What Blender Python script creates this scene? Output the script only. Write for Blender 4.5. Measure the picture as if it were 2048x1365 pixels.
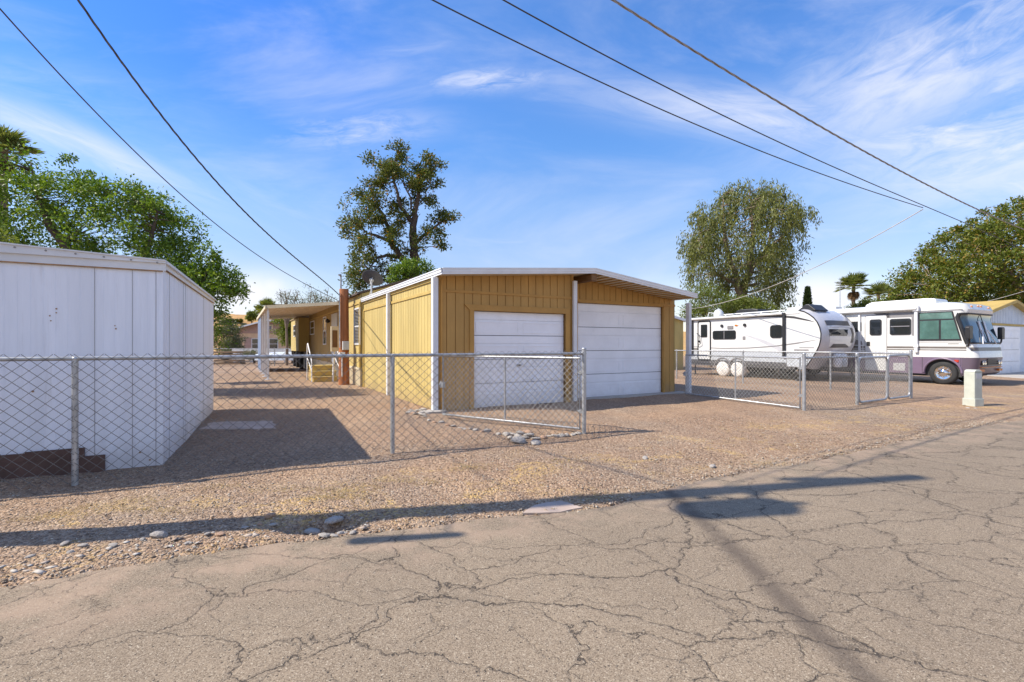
import bpy, bmesh, math, random
import numpy as np
from mathutils import Vector
R = math.radians
scene = bpy.context.scene
for o in list(bpy.data.objects):
    bpy.data.objects.remove(o)
COL = scene.collection
rng = random.Random(7)
nrng = np.random.default_rng(11)

# ------------------------------------------------------------ camera
F, H, HZ = 974.0, 1.4, 690.0
cam_d = bpy.data.cameras.new('camera')
cam = bpy.data.objects.new('camera', cam_d)
COL.objects.link(cam)
cam.location = (0, 0, H)
cam.rotation_euler = (R(90), 0, 0)
cam_d.sensor_width = 36
cam_d.lens = 36 * F / 2048
cam_d.shift_y = 7.5 / 2048
cam_d.clip_start = .05
cam_d.clip_end = 3000
scene.camera = cam

# ------------------------------------------------------------ light
SUN_EL, SUN_S = R(46), .165
SUN_RZ = math.atan2(-1, -SUN_S)
sd = bpy.data.lights.new('sun', 'SUN')
sd.energy = 4.2
sd.angle = R(.53)
sd.color = (1, .91, .77)
sun = bpy.data.objects.new('sun', sd)
COL.objects.link(sun)
ldir = Vector((1, SUN_S, -math.tan(SUN_EL) * math.hypot(1, SUN_S))).normalized()
sun.rotation_euler = ldir.to_track_quat('-Z', 'Y').to_euler()
scene.view_settings.view_transform = 'Standard'
scene.view_settings.look = 'None'
scene.view_settings.exposure = .68
scene.view_settings.gamma = 1

world = bpy.data.worlds.new('World')
scene.world = world
world.use_nodes = True
wt = world.node_tree


class NT:
    """small helper for building node trees"""
    def __init__(self, tree):
        self.t = tree

    def n(self, kind, **kw):
        nd = self.t.nodes.new(kind)
        for k, val in kw.items():
            if k == 'inp':
                for i, x in val.items():
                    if hasattr(x, 'node'):
                        self.t.links.new(x, nd.inputs[i])
                    else:
                        nd.inputs[i].default_value = x
            else:
                setattr(nd, k, val)
        return nd

    def m(self, op, a, b=None, c=None, clamp=False):
        nd = self.n('ShaderNodeMath', operation=op, use_clamp=clamp)
        for i, x in enumerate((a, b, c)):
            if x is None:
                continue
            if hasattr(x, 'node'):
                self.t.links.new(x, nd.inputs[i])
            else:
                nd.inputs[i].default_value = x
        return nd.outputs[0]

    def mix(self, fac, a, b, mode='MIX'):
        nd = self.n('ShaderNodeMix', data_type='RGBA', blend_type=mode)
        for i, x in ((0, fac), (6, a), (7, b)):
            if hasattr(x, 'node'):
                self.t.links.new(x, nd.inputs[i])
            else:
                nd.inputs[i].default_value = x if i == 0 else (*x, 1)[:4]
        return nd.outputs[2]

    def noise(self, vec, scale, detail=4, rough=.55, dist=0):
        nd = self.n('ShaderNodeTexNoise', inp={'Scale': scale, 'Detail': detail, 'Roughness': rough, 'Distortion': dist})
        self.t.links.new(vec, nd.inputs['Vector'])
        return nd.outputs[0]

    def ramp(self, fac, stops):
        nd = self.n('ShaderNodeValToRGB')
        e = nd.color_ramp.elements
        while len(e) < len(stops):
            e.new(.5)
        for el, (p, c) in zip(e, stops):
            el.position = p
            el.color = (*c, 1) if len(c) == 3 else c
        self.t.links.new(fac, nd.inputs[0])
        return nd.outputs[0]

    def step(self, x, lo, hi):
        nd = self.n('ShaderNodeMapRange', interpolation_type='SMOOTHSTEP')
        self.t.links.new(x, nd.inputs[0])
        nd.inputs[1].default_value = lo
        nd.inputs[2].default_value = hi
        return nd.outputs[0]


W_ = NT(wt)
wt.nodes.clear()
sky = W_.n('ShaderNodeTexSky', sky_type='NISHITA', sun_disc=False, sun_elevation=SUN_EL, sun_rotation=SUN_RZ,
           altitude=600, air_density=1.0, dust_density=.35, ozone_density=3.0)
geo = W_.n('ShaderNodeTexCoord')
sep = W_.n('ShaderNodeSeparateXYZ', inp={0: geo.outputs['Generated']})
dx, dy, dz = sep.outputs
dyc = W_.m('MAXIMUM', dy, .08)
kx = W_.m('DIVIDE', dx, dyc)
ez = W_.m('DIVIDE', dz, dyc)


def cloud(px, py, rx, ry, ang, nscale, stretch, lo, hi, seed):
    """a wisp of cloud round one direction of the sky"""
    k0, e0 = (px - 1024) / F, (HZ - py) / F
    c, s = math.cos(R(ang)), math.sin(R(ang))
    a = W_.m('SUBTRACT', kx, k0)
    b = W_.m('SUBTRACT', ez, e0)
    p = W_.m('ADD', W_.m('MULTIPLY', a, c), W_.m('MULTIPLY', b, s))
    q = W_.m('SUBTRACT', W_.m('MULTIPLY', b, c), W_.m('MULTIPLY', a, s))
    r2 = W_.m('ADD', W_.m('POWER', W_.m('ABSOLUTE', W_.m('DIVIDE', p, rx / F)), 2.0),
              W_.m('POWER', W_.m('ABSOLUTE', W_.m('DIVIDE', q, ry / F)), 2.0))
    g = W_.m('EXPONENT', W_.m('MULTIPLY', r2, -1))
    vec = W_.n('ShaderNodeCombineXYZ', inp={0: W_.m('MULTIPLY', p, 1 / stretch), 1: q, 2: seed})
    nz = W_.m('MULTIPLY_ADD', W_.noise(vec.outputs[0], nscale * 4.5, 8, .65, 1.2), .38, W_.m('MULTIPLY', W_.noise(vec.outputs[0], nscale, 9, .6, .7), .62))
    nz2 = W_.step(nz, lo, hi)
    return W_.m('MULTIPLY', g, nz2)


cl = [
    (1990, 240, 330, 150, 12, 4, 3.5, .33, .66, 1.3, 1.0),
    (1900, 100, 380, 120, 28, 5, 4, .35, .7, 3.1, .8),
    (1540, 235, 330, 50, -8, 5, 5, .33, .68, 5.2, .75),
    (2000, 370, 300, 40, 0, 6, 4, .3, .7, 15.2, .75),
    (970, 160, 130, 24, 2, 9, 3.5, .34, .66, 7.7, .75),
    (710, 260, 140, 34, 4, 9, 3.5, .34, .66, 9.9, .65),
    (150, 285, 300, 34, -24, 6, 7, .3, .68, 12.1, .65),
    (560, 400, 300, 40, -25, 6, 5, .3, .8, 19.1, .32),
    (100, 190, 320, 60, -10, 6, 4, .3, .8, 22.1, .35),
    (830, 95, 120, 20, 5, 7, 4, .3, .75, 14.3, .3),
    (1050, 500, 300, 40, 0, 6, 4, .3, .8, 24.1, .35),
    (490, 590, 95, 40, 6, 9, 1.5, .15, .45, 16.0, 1.0),
    (540, 575, 40, 24, 0, 9, 1.5, .1, .4, 16.8, .8),
    (1640, 590, 90, 45, 0, 9, 1.6, .15, .5, 18.5, .95),
    (1750, 455, 220, 22, 4, 8, 4, .3, .7, 21.0, .35),
]
acc = None
for (px, py, rx, ry, ang, ns, st, lo, hi, seed, wgt) in cl:
    c = W_.m('MULTIPLY', cloud(px, py, rx, ry, ang, ns, st, lo, hi, seed), wgt)
    acc = c if acc is None else W_.m('MAXIMUM', acc, c)
gvec = W_.n('ShaderNodeCombineXYZ', inp={0: W_.m('MULTIPLY', kx, .35), 1: ez, 2: 4.4})
veil = W_.m('MULTIPLY', W_.step(W_.noise(gvec.outputs[0], 4.0, 7, .6, .6), .42, .85), .42)
acc = W_.m('MAXIMUM', acc, veil)
acc = W_.m('MULTIPLY', acc, W_.step(dy, .02, .2), clamp=True)
hsv = W_.n('ShaderNodeHueSaturation', inp={'Saturation': 1.0, 'Value': 1.0, 'Hue': .5, 'Color': sky.outputs[0]})
tint = W_.ramp(dz, [(0, (.86, .72, .66)), (.147, (.77, .70, .72)), (.27, (.71, .81, .92)), (.37, (.56, .81, 1.04)), (.5, (.50, .81, 1.14))])
skyb = W_.mix(1, hsv.outputs[0], tint, 'MULTIPLY')
lef = W_.m('MULTIPLY', W_.m('SUBTRACT', 1, W_.step(dx, -.5, -.05)), W_.step(dz, .2, .45))
lef = W_.m('MULTIPLY', lef, W_.step(dy, .1, .4))
skyb = W_.mix(lef, skyb, W_.mix(1, skyb, (.66, .79, .98), 'MULTIPLY'))
# white cloud veil added behind the viewer, unseen, to whiten the fill light
back = W_.m('MULTIPLY', W_.m('SUBTRACT', 1, W_.step(dy, -.35, .05)), W_.m('ADD', .18, W_.m('MULTIPLY', W_.step(W_.noise(geo.outputs['Generated'], 2.5, 5, .6), .35, .65), .22)))
acc = W_.m('MAXIMUM', acc, back)
skyc = W_.mix(acc, skyb, (4.3, 4.3, 4.6))
bg = W_.n('ShaderNodeBackground', inp={'Color': skyc, 'Strength': .15})
wo = W_.n('ShaderNodeOutputWorld', inp={'Surface': bg.outputs[0]})

# ------------------------------------------------------------ axes of the lot
TH = R(29.3)
U = Vector((math.cos(TH), math.sin(TH), 0))
V = Vector((-U.y, U.x, 0))


def g(px, py):
    Y = H * F / (py - HZ)
    return Vector(((px - 1024) / F * Y, Y, 0))


def pt(px, py, Y):
    return Vector(((px - 1024) / F * Y, Y, H + (HZ - py) / F * Y))


# ------------------------------------------------------------ mesh builder
class MB:
    def __init__(self):
        self.v, self.f, self.mi = [], [], []
        self.cur = 0

    def add(self, vs, fs):
        b = len(self.v)
        self.v += [tuple(x) for x in vs]
        for q in fs:
            self.f.append(tuple(b + i for i in q))
            self.mi.append(self.cur)

    def hexa(self, p):
        self.add(p, [(0, 3, 2, 1), (4, 5, 6, 7), (0, 1, 5, 4), (1, 2, 6, 5), (2, 3, 7, 6), (3, 0, 4, 7)])

    def box(self, x0, x1, y0, y1, z0, z1):
        self.hexa([(x0, y0, z0), (x1, y0, z0), (x1, y1, z0), (x0, y1, z0),
                   (x0, y0, z1), (x1, y0, z1), (x1, y1, z1), (x0, y1, z1)])

    def bar(self, a, b, w, h, up=(0, 0, 1)):
        a, b = Vector(a), Vector(b)
        d = (b - a).normalized()
        s = d.cross(Vector(up))
        if s.length < 1e-4:
            s = d.cross(Vector((1, 0, 0)))
        s = s.normalized() * w / 2
        t = s.cross(d).normalized() * h / 2
        self.hexa([a - s - t, a + s - t, b + s - t, b - s - t, a - s + t, a + s + t, b + s + t, b - s + t])

    def cyl(self, a, b, r0, r1=None, n=12, cap=True):
        a, b = Vector(a), Vector(b)
        r1 = r0 if r1 is None else r1
        d = (b - a).normalized()
        s = d.orthogonal().normalized()
        t = d.cross(s)
        vs = []
        for c, r in ((a, r0), (b, r1)):
            for i in range(n):
                an = 2 * math.pi * i / n
                vs.append(c + (s * math.cos(an) + t * math.sin(an)) * r)
        fs = [(i, (i + 1) % n, n + (i + 1) % n, n + i) for i in range(n)]
        if cap:
            fs += [tuple(range(n))[::-1], tuple(range(n, 2 * n))]
        self.add(vs, fs)

    def tube(self, pts, r, n=8, closed=False):
        pts = [Vector(p) for p in pts]
        k = len(pts)
        rs = r if isinstance(r, (list, tuple)) else [r] * k
        vs = []
        prev = None
        for i, p in enumerate(pts):
            a = pts[i - 1] if (i > 0 or closed) else p
            b = pts[(i + 1) % k] if (i < k - 1 or closed) else p
            d = (b - a).normalized()
            if prev is None:
                s = d.orthogonal().normalized()
            else:
                s = (prev - d * prev.dot(d)).normalized()
            prev = s
            t = d.cross(s)
            for j in range(n):
                an = 2 * math.pi * j / n
                vs.append(p + (s * math.cos(an) + t * math.sin(an)) * rs[i])
        fs = []
        for i in range(k if closed else k - 1):
            a0, b0 = i * n, ((i + 1) % k) * n
            fs += [(a0 + j, a0 + (j + 1) % n, b0 + (j + 1) % n, b0 + j) for j in range(n)]
        if not closed:
            fs += [tuple(range(n))[::-1], tuple(range((k - 1) * n, k * n))]
        self.add(vs, fs)

    def prism(self, poly, off):
        poly = [Vector(p) for p in poly]
        off = Vector(off)
        n = len(poly)
        self.add(poly + [p + off for p in poly],
                 [tuple(range(n))[::-1], tuple(range(n, 2 * n))] +
                 [(i, (i + 1) % n, n + (i + 1) % n, n + i) for i in range(n)])

    def lathe(self, prof, o, axis, n=24, caps=True):
        o, ax = Vector(o), Vector(axis).normalized()
        s = ax.orthogonal().normalized()
        t = ax.cross(s)
        vs = []
        for (r, h) in prof:
            for j in range(n):
                an = 2 * math.pi * j / n
                vs.append(o + ax * h + (s * math.cos(an) + t * math.sin(an)) * max(r, 1e-4))
        fs = []
        for i in range(len(prof) - 1):
            fs += [(i * n + j, i * n + (j + 1) % n, (i + 1) * n + (j + 1) % n, (i + 1) * n + j) for j in range(n)]
        if caps:
            fs += [tuple(range(n))[::-1], tuple(range((len(prof) - 1) * n, len(prof) * n))]
        self.add(vs, fs)

    def ball(self, c, rx, ry=None, rz=None, n=12, m=8):
        ry = rx if ry is None else ry
        rz = rx if rz is None else rz
        c = Vector(c)
        vs = [c + Vector((0, 0, rz))]
        for i in range(1, m):
            a = math.pi * i / m
            for j in range(n):
                b = 2 * math.pi * j / n
                vs.append(c + Vector((rx * math.sin(a) * math.cos(b), ry * math.sin(a) * math.sin(b), rz * math.cos(a))))
        vs.append(c - Vector((0, 0, rz)))
        fs = [(0, 1 + j, 1 + (j + 1) % n) for j in range(n)]
        for i in range(m - 2):
            fs += [(1 + i * n + j, 1 + (i + 1) * n + j, 1 + (i + 1) * n + (j + 1) % n, 1 + i * n + (j + 1) % n) for j in range(n)]
        L = len(vs) - 1
        fs += [(L, 1 + (m - 2) * n + (j + 1) % n, 1 + (m - 2) * n + j) for j in range(n)]
        self.add(vs, fs)

    def build(self, name, mats, parent=None, smooth=None, bevel=0, recalc=True, loc=None):
        me = bpy.data.meshes.new(name)
        me.from_pydata(self.v, [], self.f)
        if not isinstance(mats, (list, tuple)):
            mats = [mats]
        for m in mats:
            me.materials.append(m)
        if len(mats) > 1:
            me.polygons.foreach_set('material_index', self.mi)
        if recalc:
            bm = bmesh.new()
            bm.from_mesh(me)
            bmesh.ops.recalc_face_normals(bm, faces=bm.faces)
            bm.to_mesh(me)
            bm.free()
        if smooth:
            me.polygons.foreach_set('use_smooth', [True] * len(me.polygons))
            me.set_sharp_from_angle(angle=R(smooth))
        o = bpy.data.objects.new(name, me)
        COL.objects.link(o)
        if parent:
            o.parent = parent
        if loc is not None:
            o.location = loc
        if bevel:
            b = o.modifiers.new('bevel', 'BEVEL')
            b.width = bevel
            b.segments = 2
            b.limit_method = 'ANGLE'
        return o


def tag(o, label=None, cat=None, group=None, kind=None):
    for k, x in (('label', label), ('category', cat), ('group', group), ('kind', kind)):
        if x:
            o[k] = x
    return o


def thing(name, label, cat, loc=(0, 0, 0), rz=0, group=None):
    o = bpy.data.objects.new(name, None)
    o.empty_display_size = .2
    COL.objects.link(o)
    o.location = loc
    o.rotation_euler = (0, 0, rz)
    return tag(o, label, cat, group)


# ------------------------------------------------------------ materials
def pm(name, col, rough=.6, metal=0, var=.12, vs=2.5, bump=0, bs=60, dirt=0, spec=.5, coat=0, streak=None, splash=0):
    m = bpy.data.materials.new(name)
    m.use_nodes = True
    t = NT(m.node_tree)
    bs_ = m.node_tree.nodes['Principled BSDF']
    tc = t.n('ShaderNodeTexCoord').outputs['Object']
    vec = tc
    if streak:
        vec = t.n('ShaderNodeMapping', inp={'Vector': tc, 'Scale': streak}).outputs[0]
    nz = t.noise(vec, vs, 6, .6)
    nz2 = t.noise(vec, vs * 9, 4, .6)
    lo = tuple(c * (1 - var) for c in col)
    hi = tuple(min(1, c * (1 + var)) for c in col)
    c = t.mix(t.step(nz, .3, .7), lo, hi)
    c = t.mix(t.m('MULTIPLY', t.step(nz2, .3, .75), var), c, tuple(x * .6 for x in col))
    if dirt:
        dn = t.m('MULTIPLY', t.step(t.noise(vec, vs * 2.3, 7, .7), .55, .8), dirt)
        c = t.mix(dn, c, (.20, .14, .09))
    if splash:
        zz = t.n('ShaderNodeSeparateXYZ', inp={0: tc}).outputs[2]
        edge_ = t.m('ADD', zz, t.m('MULTIPLY', t.m('SUBTRACT', t.noise(tc, 5, 6, .7), .5), .5))
        c = t.mix(t.m('MULTIPLY', t.m('SUBTRACT', 1, t.step(edge_, .0, .42)), splash), c, (.30, .20, .13))
    m.node_tree.links.new(c, bs_.inputs['Base Color'])
    rr = t.m('ADD', t.m('MULTIPLY', nz2, .18), rough - .09, clamp=True)
    m.node_tree.links.new(rr, bs_.inputs['Roughness'])
    bs_.inputs['Metallic'].default_value = metal
    bs_.inputs['Specular IOR Level'].default_value = spec
    bs_.inputs['Coat Weight'].default_value = coat
    if bump:
        b = t.n('ShaderNodeBump', inp={'Strength': bump, 'Distance': .01, 'Height': t.noise(vec, bs, 4, .6)})
        m.node_tree.links.new(b.outputs[0], bs_.inputs['Normal'])
    return m


def leaf_mat(name, stops, trans=.35, rough=.5):
    m = bpy.data.materials.new(name)
    m.use_nodes = True
    t = NT(m.node_tree)
    bs_ = m.node_tree.nodes['Principled BSDF']
    gi = t.n('ShaderNodeNewGeometry')
    c = t.ramp(gi.outputs['Random Per Island'], stops)
    m.node_tree.links.new(c, bs_.inputs['Base Color'])
    bs_.inputs['Roughness'].default_value = rough
    bs_.inputs['Specular IOR Level'].default_value = .35
    tr = t.n('ShaderNodeBsdfTranslucent', inp={'Color': t.mix(1, c, (1.0, 1.0, .45), 'MULTIPLY')})
    mx = t.n('ShaderNodeMixShader', inp={0: trans, 1: bs_.outputs[0], 2: tr.outputs[0]})
    m.node_tree.links.new(mx.outputs[0], m.node_tree.nodes['Material Output'].inputs[0])
    return m


M = {}
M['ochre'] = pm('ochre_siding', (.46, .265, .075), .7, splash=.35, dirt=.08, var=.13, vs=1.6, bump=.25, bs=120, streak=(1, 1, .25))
M['ochre_trim'] = pm('ochre_trim', (.46, .25, .06), .65, var=.10, vs=2)
M['porch'] = pm('porch_siding_shaded', (.37, .245, .075), .7, var=.10, vs=1.6, bump=.25, bs=120, streak=(1, 1, .25))  # ochre like the garage front, darkened for the shade under the awning
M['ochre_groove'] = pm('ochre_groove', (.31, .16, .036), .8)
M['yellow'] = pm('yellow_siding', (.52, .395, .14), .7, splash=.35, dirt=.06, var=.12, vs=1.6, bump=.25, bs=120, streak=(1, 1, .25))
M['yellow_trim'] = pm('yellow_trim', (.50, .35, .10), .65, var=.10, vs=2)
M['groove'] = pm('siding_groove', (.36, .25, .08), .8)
M['white'] = pm('white_paint', (.80, .80, .79), .5, var=.05, vs=1.5, dirt=.10)
M['white_door'] = pm('door_paint', (.87, .88, .92), .45, splash=.22, var=.05, vs=1.2, dirt=.12, bump=.12, bs=90)
M['white_metal'] = pm('white_metal', (.72, .73, .75), .4, var=.06, vs=2, dirt=.18)
M['shed'] = pm('shed_sheet', (.84, .87, .94), .5, splash=.35, var=.06, vs=1.4, dirt=.24, streak=(3.5, 3.5, .22), bump=.12, bs=40)
M['rust'] = pm('rusty_edge', (.36, .20, .09), .8, var=.3, vs=12)
M['dark'] = pm('dark_gap', (.03, .03, .032), .7)
M['brown'] = pm('brown_panel', (.115, .062, .048), .6, var=.2, vs=4, bump=.2, dirt=.15)
M['beam'] = pm('brown_beam', (.17, .085, .03), .7, var=.2, vs=3)
M['galv'] = pm('galvanised_steel', (.42, .43, .44), .42, metal=.5, var=.2, vs=8, dirt=.15)
M['wire'] = pm('fence_wire', (.17, .16, .15), .6, metal=.2, var=.25, vs=10)
M['wire_sunlit'] = pm('gate_wire', (.42, .41, .38), .55, metal=.3, var=.25, vs=10)  # same wire as the fence, sunlit look put into the paler colour
M['concrete'] = pm('concrete', (.42, .39, .35), .85, var=.15, vs=3, bump=.4, bs=80, dirt=.2)
M['patch'] = pm('tan_patch', (.47, .365, .295), .85, var=.15, vs=3, bump=.4, bs=80, dirt=.2)
M['roof_tan'] = pm('tan_roofing', (.34, .25, .14), .8, var=.15, vs=3)
M['roof_dark'] = pm('dark_roofing', (.10, .07, .055), .85, var=.2, vs=6, bump=.4)
M['rubber'] = pm('tyre_rubber', (.025, .025, .026), .75, var=.2, bump=.2)
M['chrome'] = pm('chrome', (.75, .73, .70), .12, metal=1, var=.05)
M['glass'] = pm('dark_glass', (.018, .022, .026), .05, var=.1, spec=.8)
M['glass_green'] = pm('curtained_glass', (.085, .175, .155), .08, var=.25, vs=2, spec=.8)
M['windshield'] = pm('windshield_glass', (.012, .035, .06), .03, var=.3, vs=2, spec=1)
M['rv_white'] = pm('rv_white', (.69, .69, .675), .25, var=.03, dirt=.04, coat=.3)
M['rv_grey'] = pm('rv_grey', (.24, .23, .235), .35, var=.05, coat=.2)
M['rv_under'] = pm('rv_underbody', (.085, .085, .09), .5, var=.1)
M['rv_silver'] = pm('rv_silver', (.52, .52, .55), .25, var=.06, coat=.4)
M['rv_lower'] = pm('trailer_lower', (.50, .53, .56), .35, var=.04)
M['rv_purple'] = pm('rv_purple', (.175, .125, .185), .3, var=.06, coat=.3)
M['rv_purple_dark'] = pm('rv_bumper', (.12, .09, .12), .35, var=.06, coat=.3)
M['rv_stripe'] = pm('dark_stripe', (.06, .055, .055), .4, var=.1)
M['rv_taupe'] = pm('taupe_stripe', (.16, .14, .125), .4, var=.1)
M['rv_black'] = pm('black_plastic', (.022, .022, .024), .45, var=.15)
M['fabric'] = pm('white_fabric', (.74, .71, .66), .85, var=.12, vs=6, bump=.8, bs=9)
M['amber'] = pm('amber_lens', (.55, .16, .02), .25)
M['red'] = pm('red_lens', (.5, .05, .03), .25)
M['dish'] = pm('dish_grey', (.055, .055, .065), .5, var=.1)
M['lightgrey'] = pm('light_grey_box', (.55, .55, .54), .5, var=.08, dirt=.1)
M['ped'] = pm('pedestal_green_grey', (.50, .52, .44), .6, var=.08, vs=4, dirt=.12)
M['cream'] = pm('cream_sheet', (.62, .54, .38), .55, var=.08, dirt=.1)
M['soffit'] = pm('awning_underside', (.66, .56, .40), .55, var=.08, dirt=.08)
M['tan_house'] = pm('tan_stucco', (.60, .43, .28), .85, var=.08, bump=.3)
M['mauve'] = pm('mauve_gable', (.38, .26, .22), .85, var=.08)
M['bark'] = pm('bark', (.085, .060, .045), .9, var=.3, vs=6, bump=1, bs=25, streak=(1, 1, .3))
M['bark_pale'] = pm('pale_bark', (.25, .19, .14), .9, var=.3, vs=4, bump=.6, bs=25, streak=(1, 1, .3))
M['polewood'] = pm('stained_post', (.38, .135, .045), .75, var=.35, vs=5, bump=.8, bs=30, streak=(2, 2, .12))
M['pole'] = pm('weathered_pole', (.13, .09, .06), .85, var=.25, vs=5, bump=.6, streak=(2, 2, .2))
M['cable'] = pm('black_cable', (.045, .04, .036), .6)
M['panel_blue'] = pm('blue_grey_sheet', (.26, .33, .46), .6, var=.08)
M['cable_grey'] = pm('grey_cable', (.30, .27, .24), .6)
M['cable_pale'] = pm('pale_cable', (.45, .42, .38), .6)
M['wood'] = pm('raw_wood', (.36, .24, .13), .8, var=.2, vs=4)
M['palm_trunk'] = pm('palm_trunk', (.16, .11, .075), .9, var=.3, vs=6, bump=1, bs=20)
M['rock'] = pm('grey_rock', (.41, .37, .325), .85, var=.25, vs=5, bump=.6, bs=30)
M['rock_tan'] = pm('tan_rock', (.42, .27, .18), .85, var=.25, vs=5, bump=.6, bs=30)
M['bluewhite'] = pm('blue_white_siding', (.62, .68, .76), .5, var=.05)
M['hillgrey'] = pm('grey_house', (.20, .20, .22), .8)
M['leaf_bright'] = leaf_mat('bright_leaf', [(0, (.06, .12, .012)), (.5, (.135, .23, .022)), (1, (.25, .34, .045))], .36)
M['leaf_dark'] = leaf_mat('olive_leaf', [(0, (.055, .080, .014)), (.55, (.105, .135, .024)), (.955, (.19, .20, .045)), (.965, (.40, .21, .04)), (1, (.45, .20, .035))], .32)
M['leaf_euc'] = leaf_mat('eucalyptus_leaf', [(0, (.095, .115, .028)), (.5, (.165, .185, .05)), (1, (.28, .285, .085))], .4)
M['leaf_orange'] = leaf_mat('podded_leaf', [(0, (.07, .10, .012)), (.45, (.14, .18, .024)), (.86, (.22, .245, .045)), (.92, (.34, .25, .055)), (1, (.40, .25, .06))], .38)
M['leaf_lime'] = leaf_mat('lime_leaf', [(0, (.10, .14, .022)), (1, (.22, .25, .05))], .4)
M['leaf_grey'] = leaf_mat('grey_green_leaf', [(0, (.10, .12, .06)), (1, (.19, .20, .11))], .3)
M['leaf_palm'] = leaf_mat('palm_frond', [(0, (.10, .145, .03)), (1, (.27, .29, .09))], .4)
M['leaf_dead'] = leaf_mat('dead_frond', [(0, (.16, .10, .05)), (1, (.32, .21, .11))], .15)
M['straw'] = leaf_mat('straw', [(0, (.36, .25, .09)), (1, (.55, .42, .18))], .3)
M['cypress'] = leaf_mat('cypress_leaf', [(0, (.02, .04, .012)), (1, (.05, .08, .02))], .15)
# ------------------------------------------------------------ ground and road
def smooth_path(pts, step, jit, seed):
    r = random.Random(seed)
    out = []
    P = [Vector((p[0], p[1], 0)) for p in pts]
    for i in range(len(P) - 1):
        p0 = P[max(i - 1, 0)]; p1 = P[i]; p2 = P[i + 1]; p3 = P[min(i + 2, len(P) - 1)]
        n = max(2, int((p2 - p1).length / step))
        for k in range(n):
            t = k / n
            q = .5 * ((2 * p1) + (p2 - p0) * t + (2 * p0 - 5 * p1 + 4 * p2 - p3) * t * t + (3 * p1 - p0 - 3 * p2 + p3) * t ** 3)
            out.append(q)
    out.append(P[-1])
    res = []
    w = 0
    for i, q in enumerate(out):
        w = w * .8 + r.gauss(0, jit)
        near = 1 if abs(q.x) < 14 else 0
        res.append(q + Vector((-.5, .86, 0)) * (w + r.gauss(0, jit * .5)) * near)
    return res


EDGE = [(-60, -27), (-20, -6.2), (-8, -.2), (-5, 1.5), (-2.93, 2.78), (-1.83, 3.36), (-.48, 3.80), (.76, 4.22), (1.93, 4.98),
        (4.34, 6.26), (7.13, 7.93), (9.7, 9.2), (16, 12.9), (30, 21.0), (80, 49)]
edge = smooth_path(EDGE, .05, .012, 3)
rd = Vector((.5, -.866, 0))
far = [q + rd * 9.5 for q in edge]

# ground: one sheet, finer near the camera, sunk a little under the asphalt, with a broken hollow at its edge
HOLE = g(640, 1047)
ex = np.array([q.x for q in edge]); ey = np.array([q.y for q in edge])


def axis(lo, hi, fine0, fine1, st):
    a = list(np.arange(fine0, fine1 + 1e-6, st))
    s, x = st, fine1
    while x < hi:
        s *= 1.25
        x += s
        a.append(min(x, hi))
    s, x = st, fine0
    pre = []
    while x > lo:
        s *= 1.25
        x -= s
        pre.append(max(x, lo))
    return np.array(sorted(set(pre)) + a)


gx = axis(-900, 900, -6, 9, .09)
gy = axis(-200, 1500, 1.8, 8, .07)
GX, GY = np.meshgrid(gx, gy)
ye = np.interp(GX, ex, ey)
dv = GY - ye                                   # how far beyond the edge
near = (np.hypot(GX, GY - 3) < 14)
bumps = nrng.normal(0, .004, GX.shape) * near
roll = (.012 * np.sin(GX * 2.1 + GY * 1.3) + .010 * np.sin(GX * .9 - GY * 2.2)) * near
GZ = np.where(dv < 0, -.035, np.minimum(dv * .05, .004) + roll * np.clip(dv, 0, 1) + bumps)
GZ = np.where(dv < -9.5, 0, GZ)
hd = np.hypot((GX - HOLE.x) / .24, (GY - HOLE.y) / .14)
GZ -= .19 * np.exp(-hd ** 2)
ny, nx = GX.shape
verts = np.stack([GX, GY, GZ], -1).reshape(-1, 3)
idx = np.arange(ny * nx).reshape(ny, nx)
quads = np.stack([idx[:-1, :-1], idx[:-1, 1:], idx[1:, 1:], idx[1:, :-1]], -1).reshape(-1, 4)


def np_mesh(name, verts, quads, mat, parent=None, smooth=False):
    me = bpy.data.meshes.new(name)
    n, k = len(quads), quads.shape[1]
    me.vertices.add(len(verts))
    me.vertices.foreach_set('co', verts.astype(np.float32).ravel())
    me.loops.add(n * k)
    me.loops.foreach_set('vertex_index', quads.astype(np.int32).ravel())
    me.polygons.add(n)
    me.polygons.foreach_set('loop_start', np.arange(0, n * k, k, dtype=np.int32))
    if smooth:
        me.polygons.foreach_set('use_smooth', np.ones(n, dtype=bool))
    me.update(calc_edges=True)
    me.materials.append(mat)
    o = bpy.data.objects.new(name, me)
    COL.objects.link(o)
    if parent:
        o.parent = parent
    return o


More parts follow.
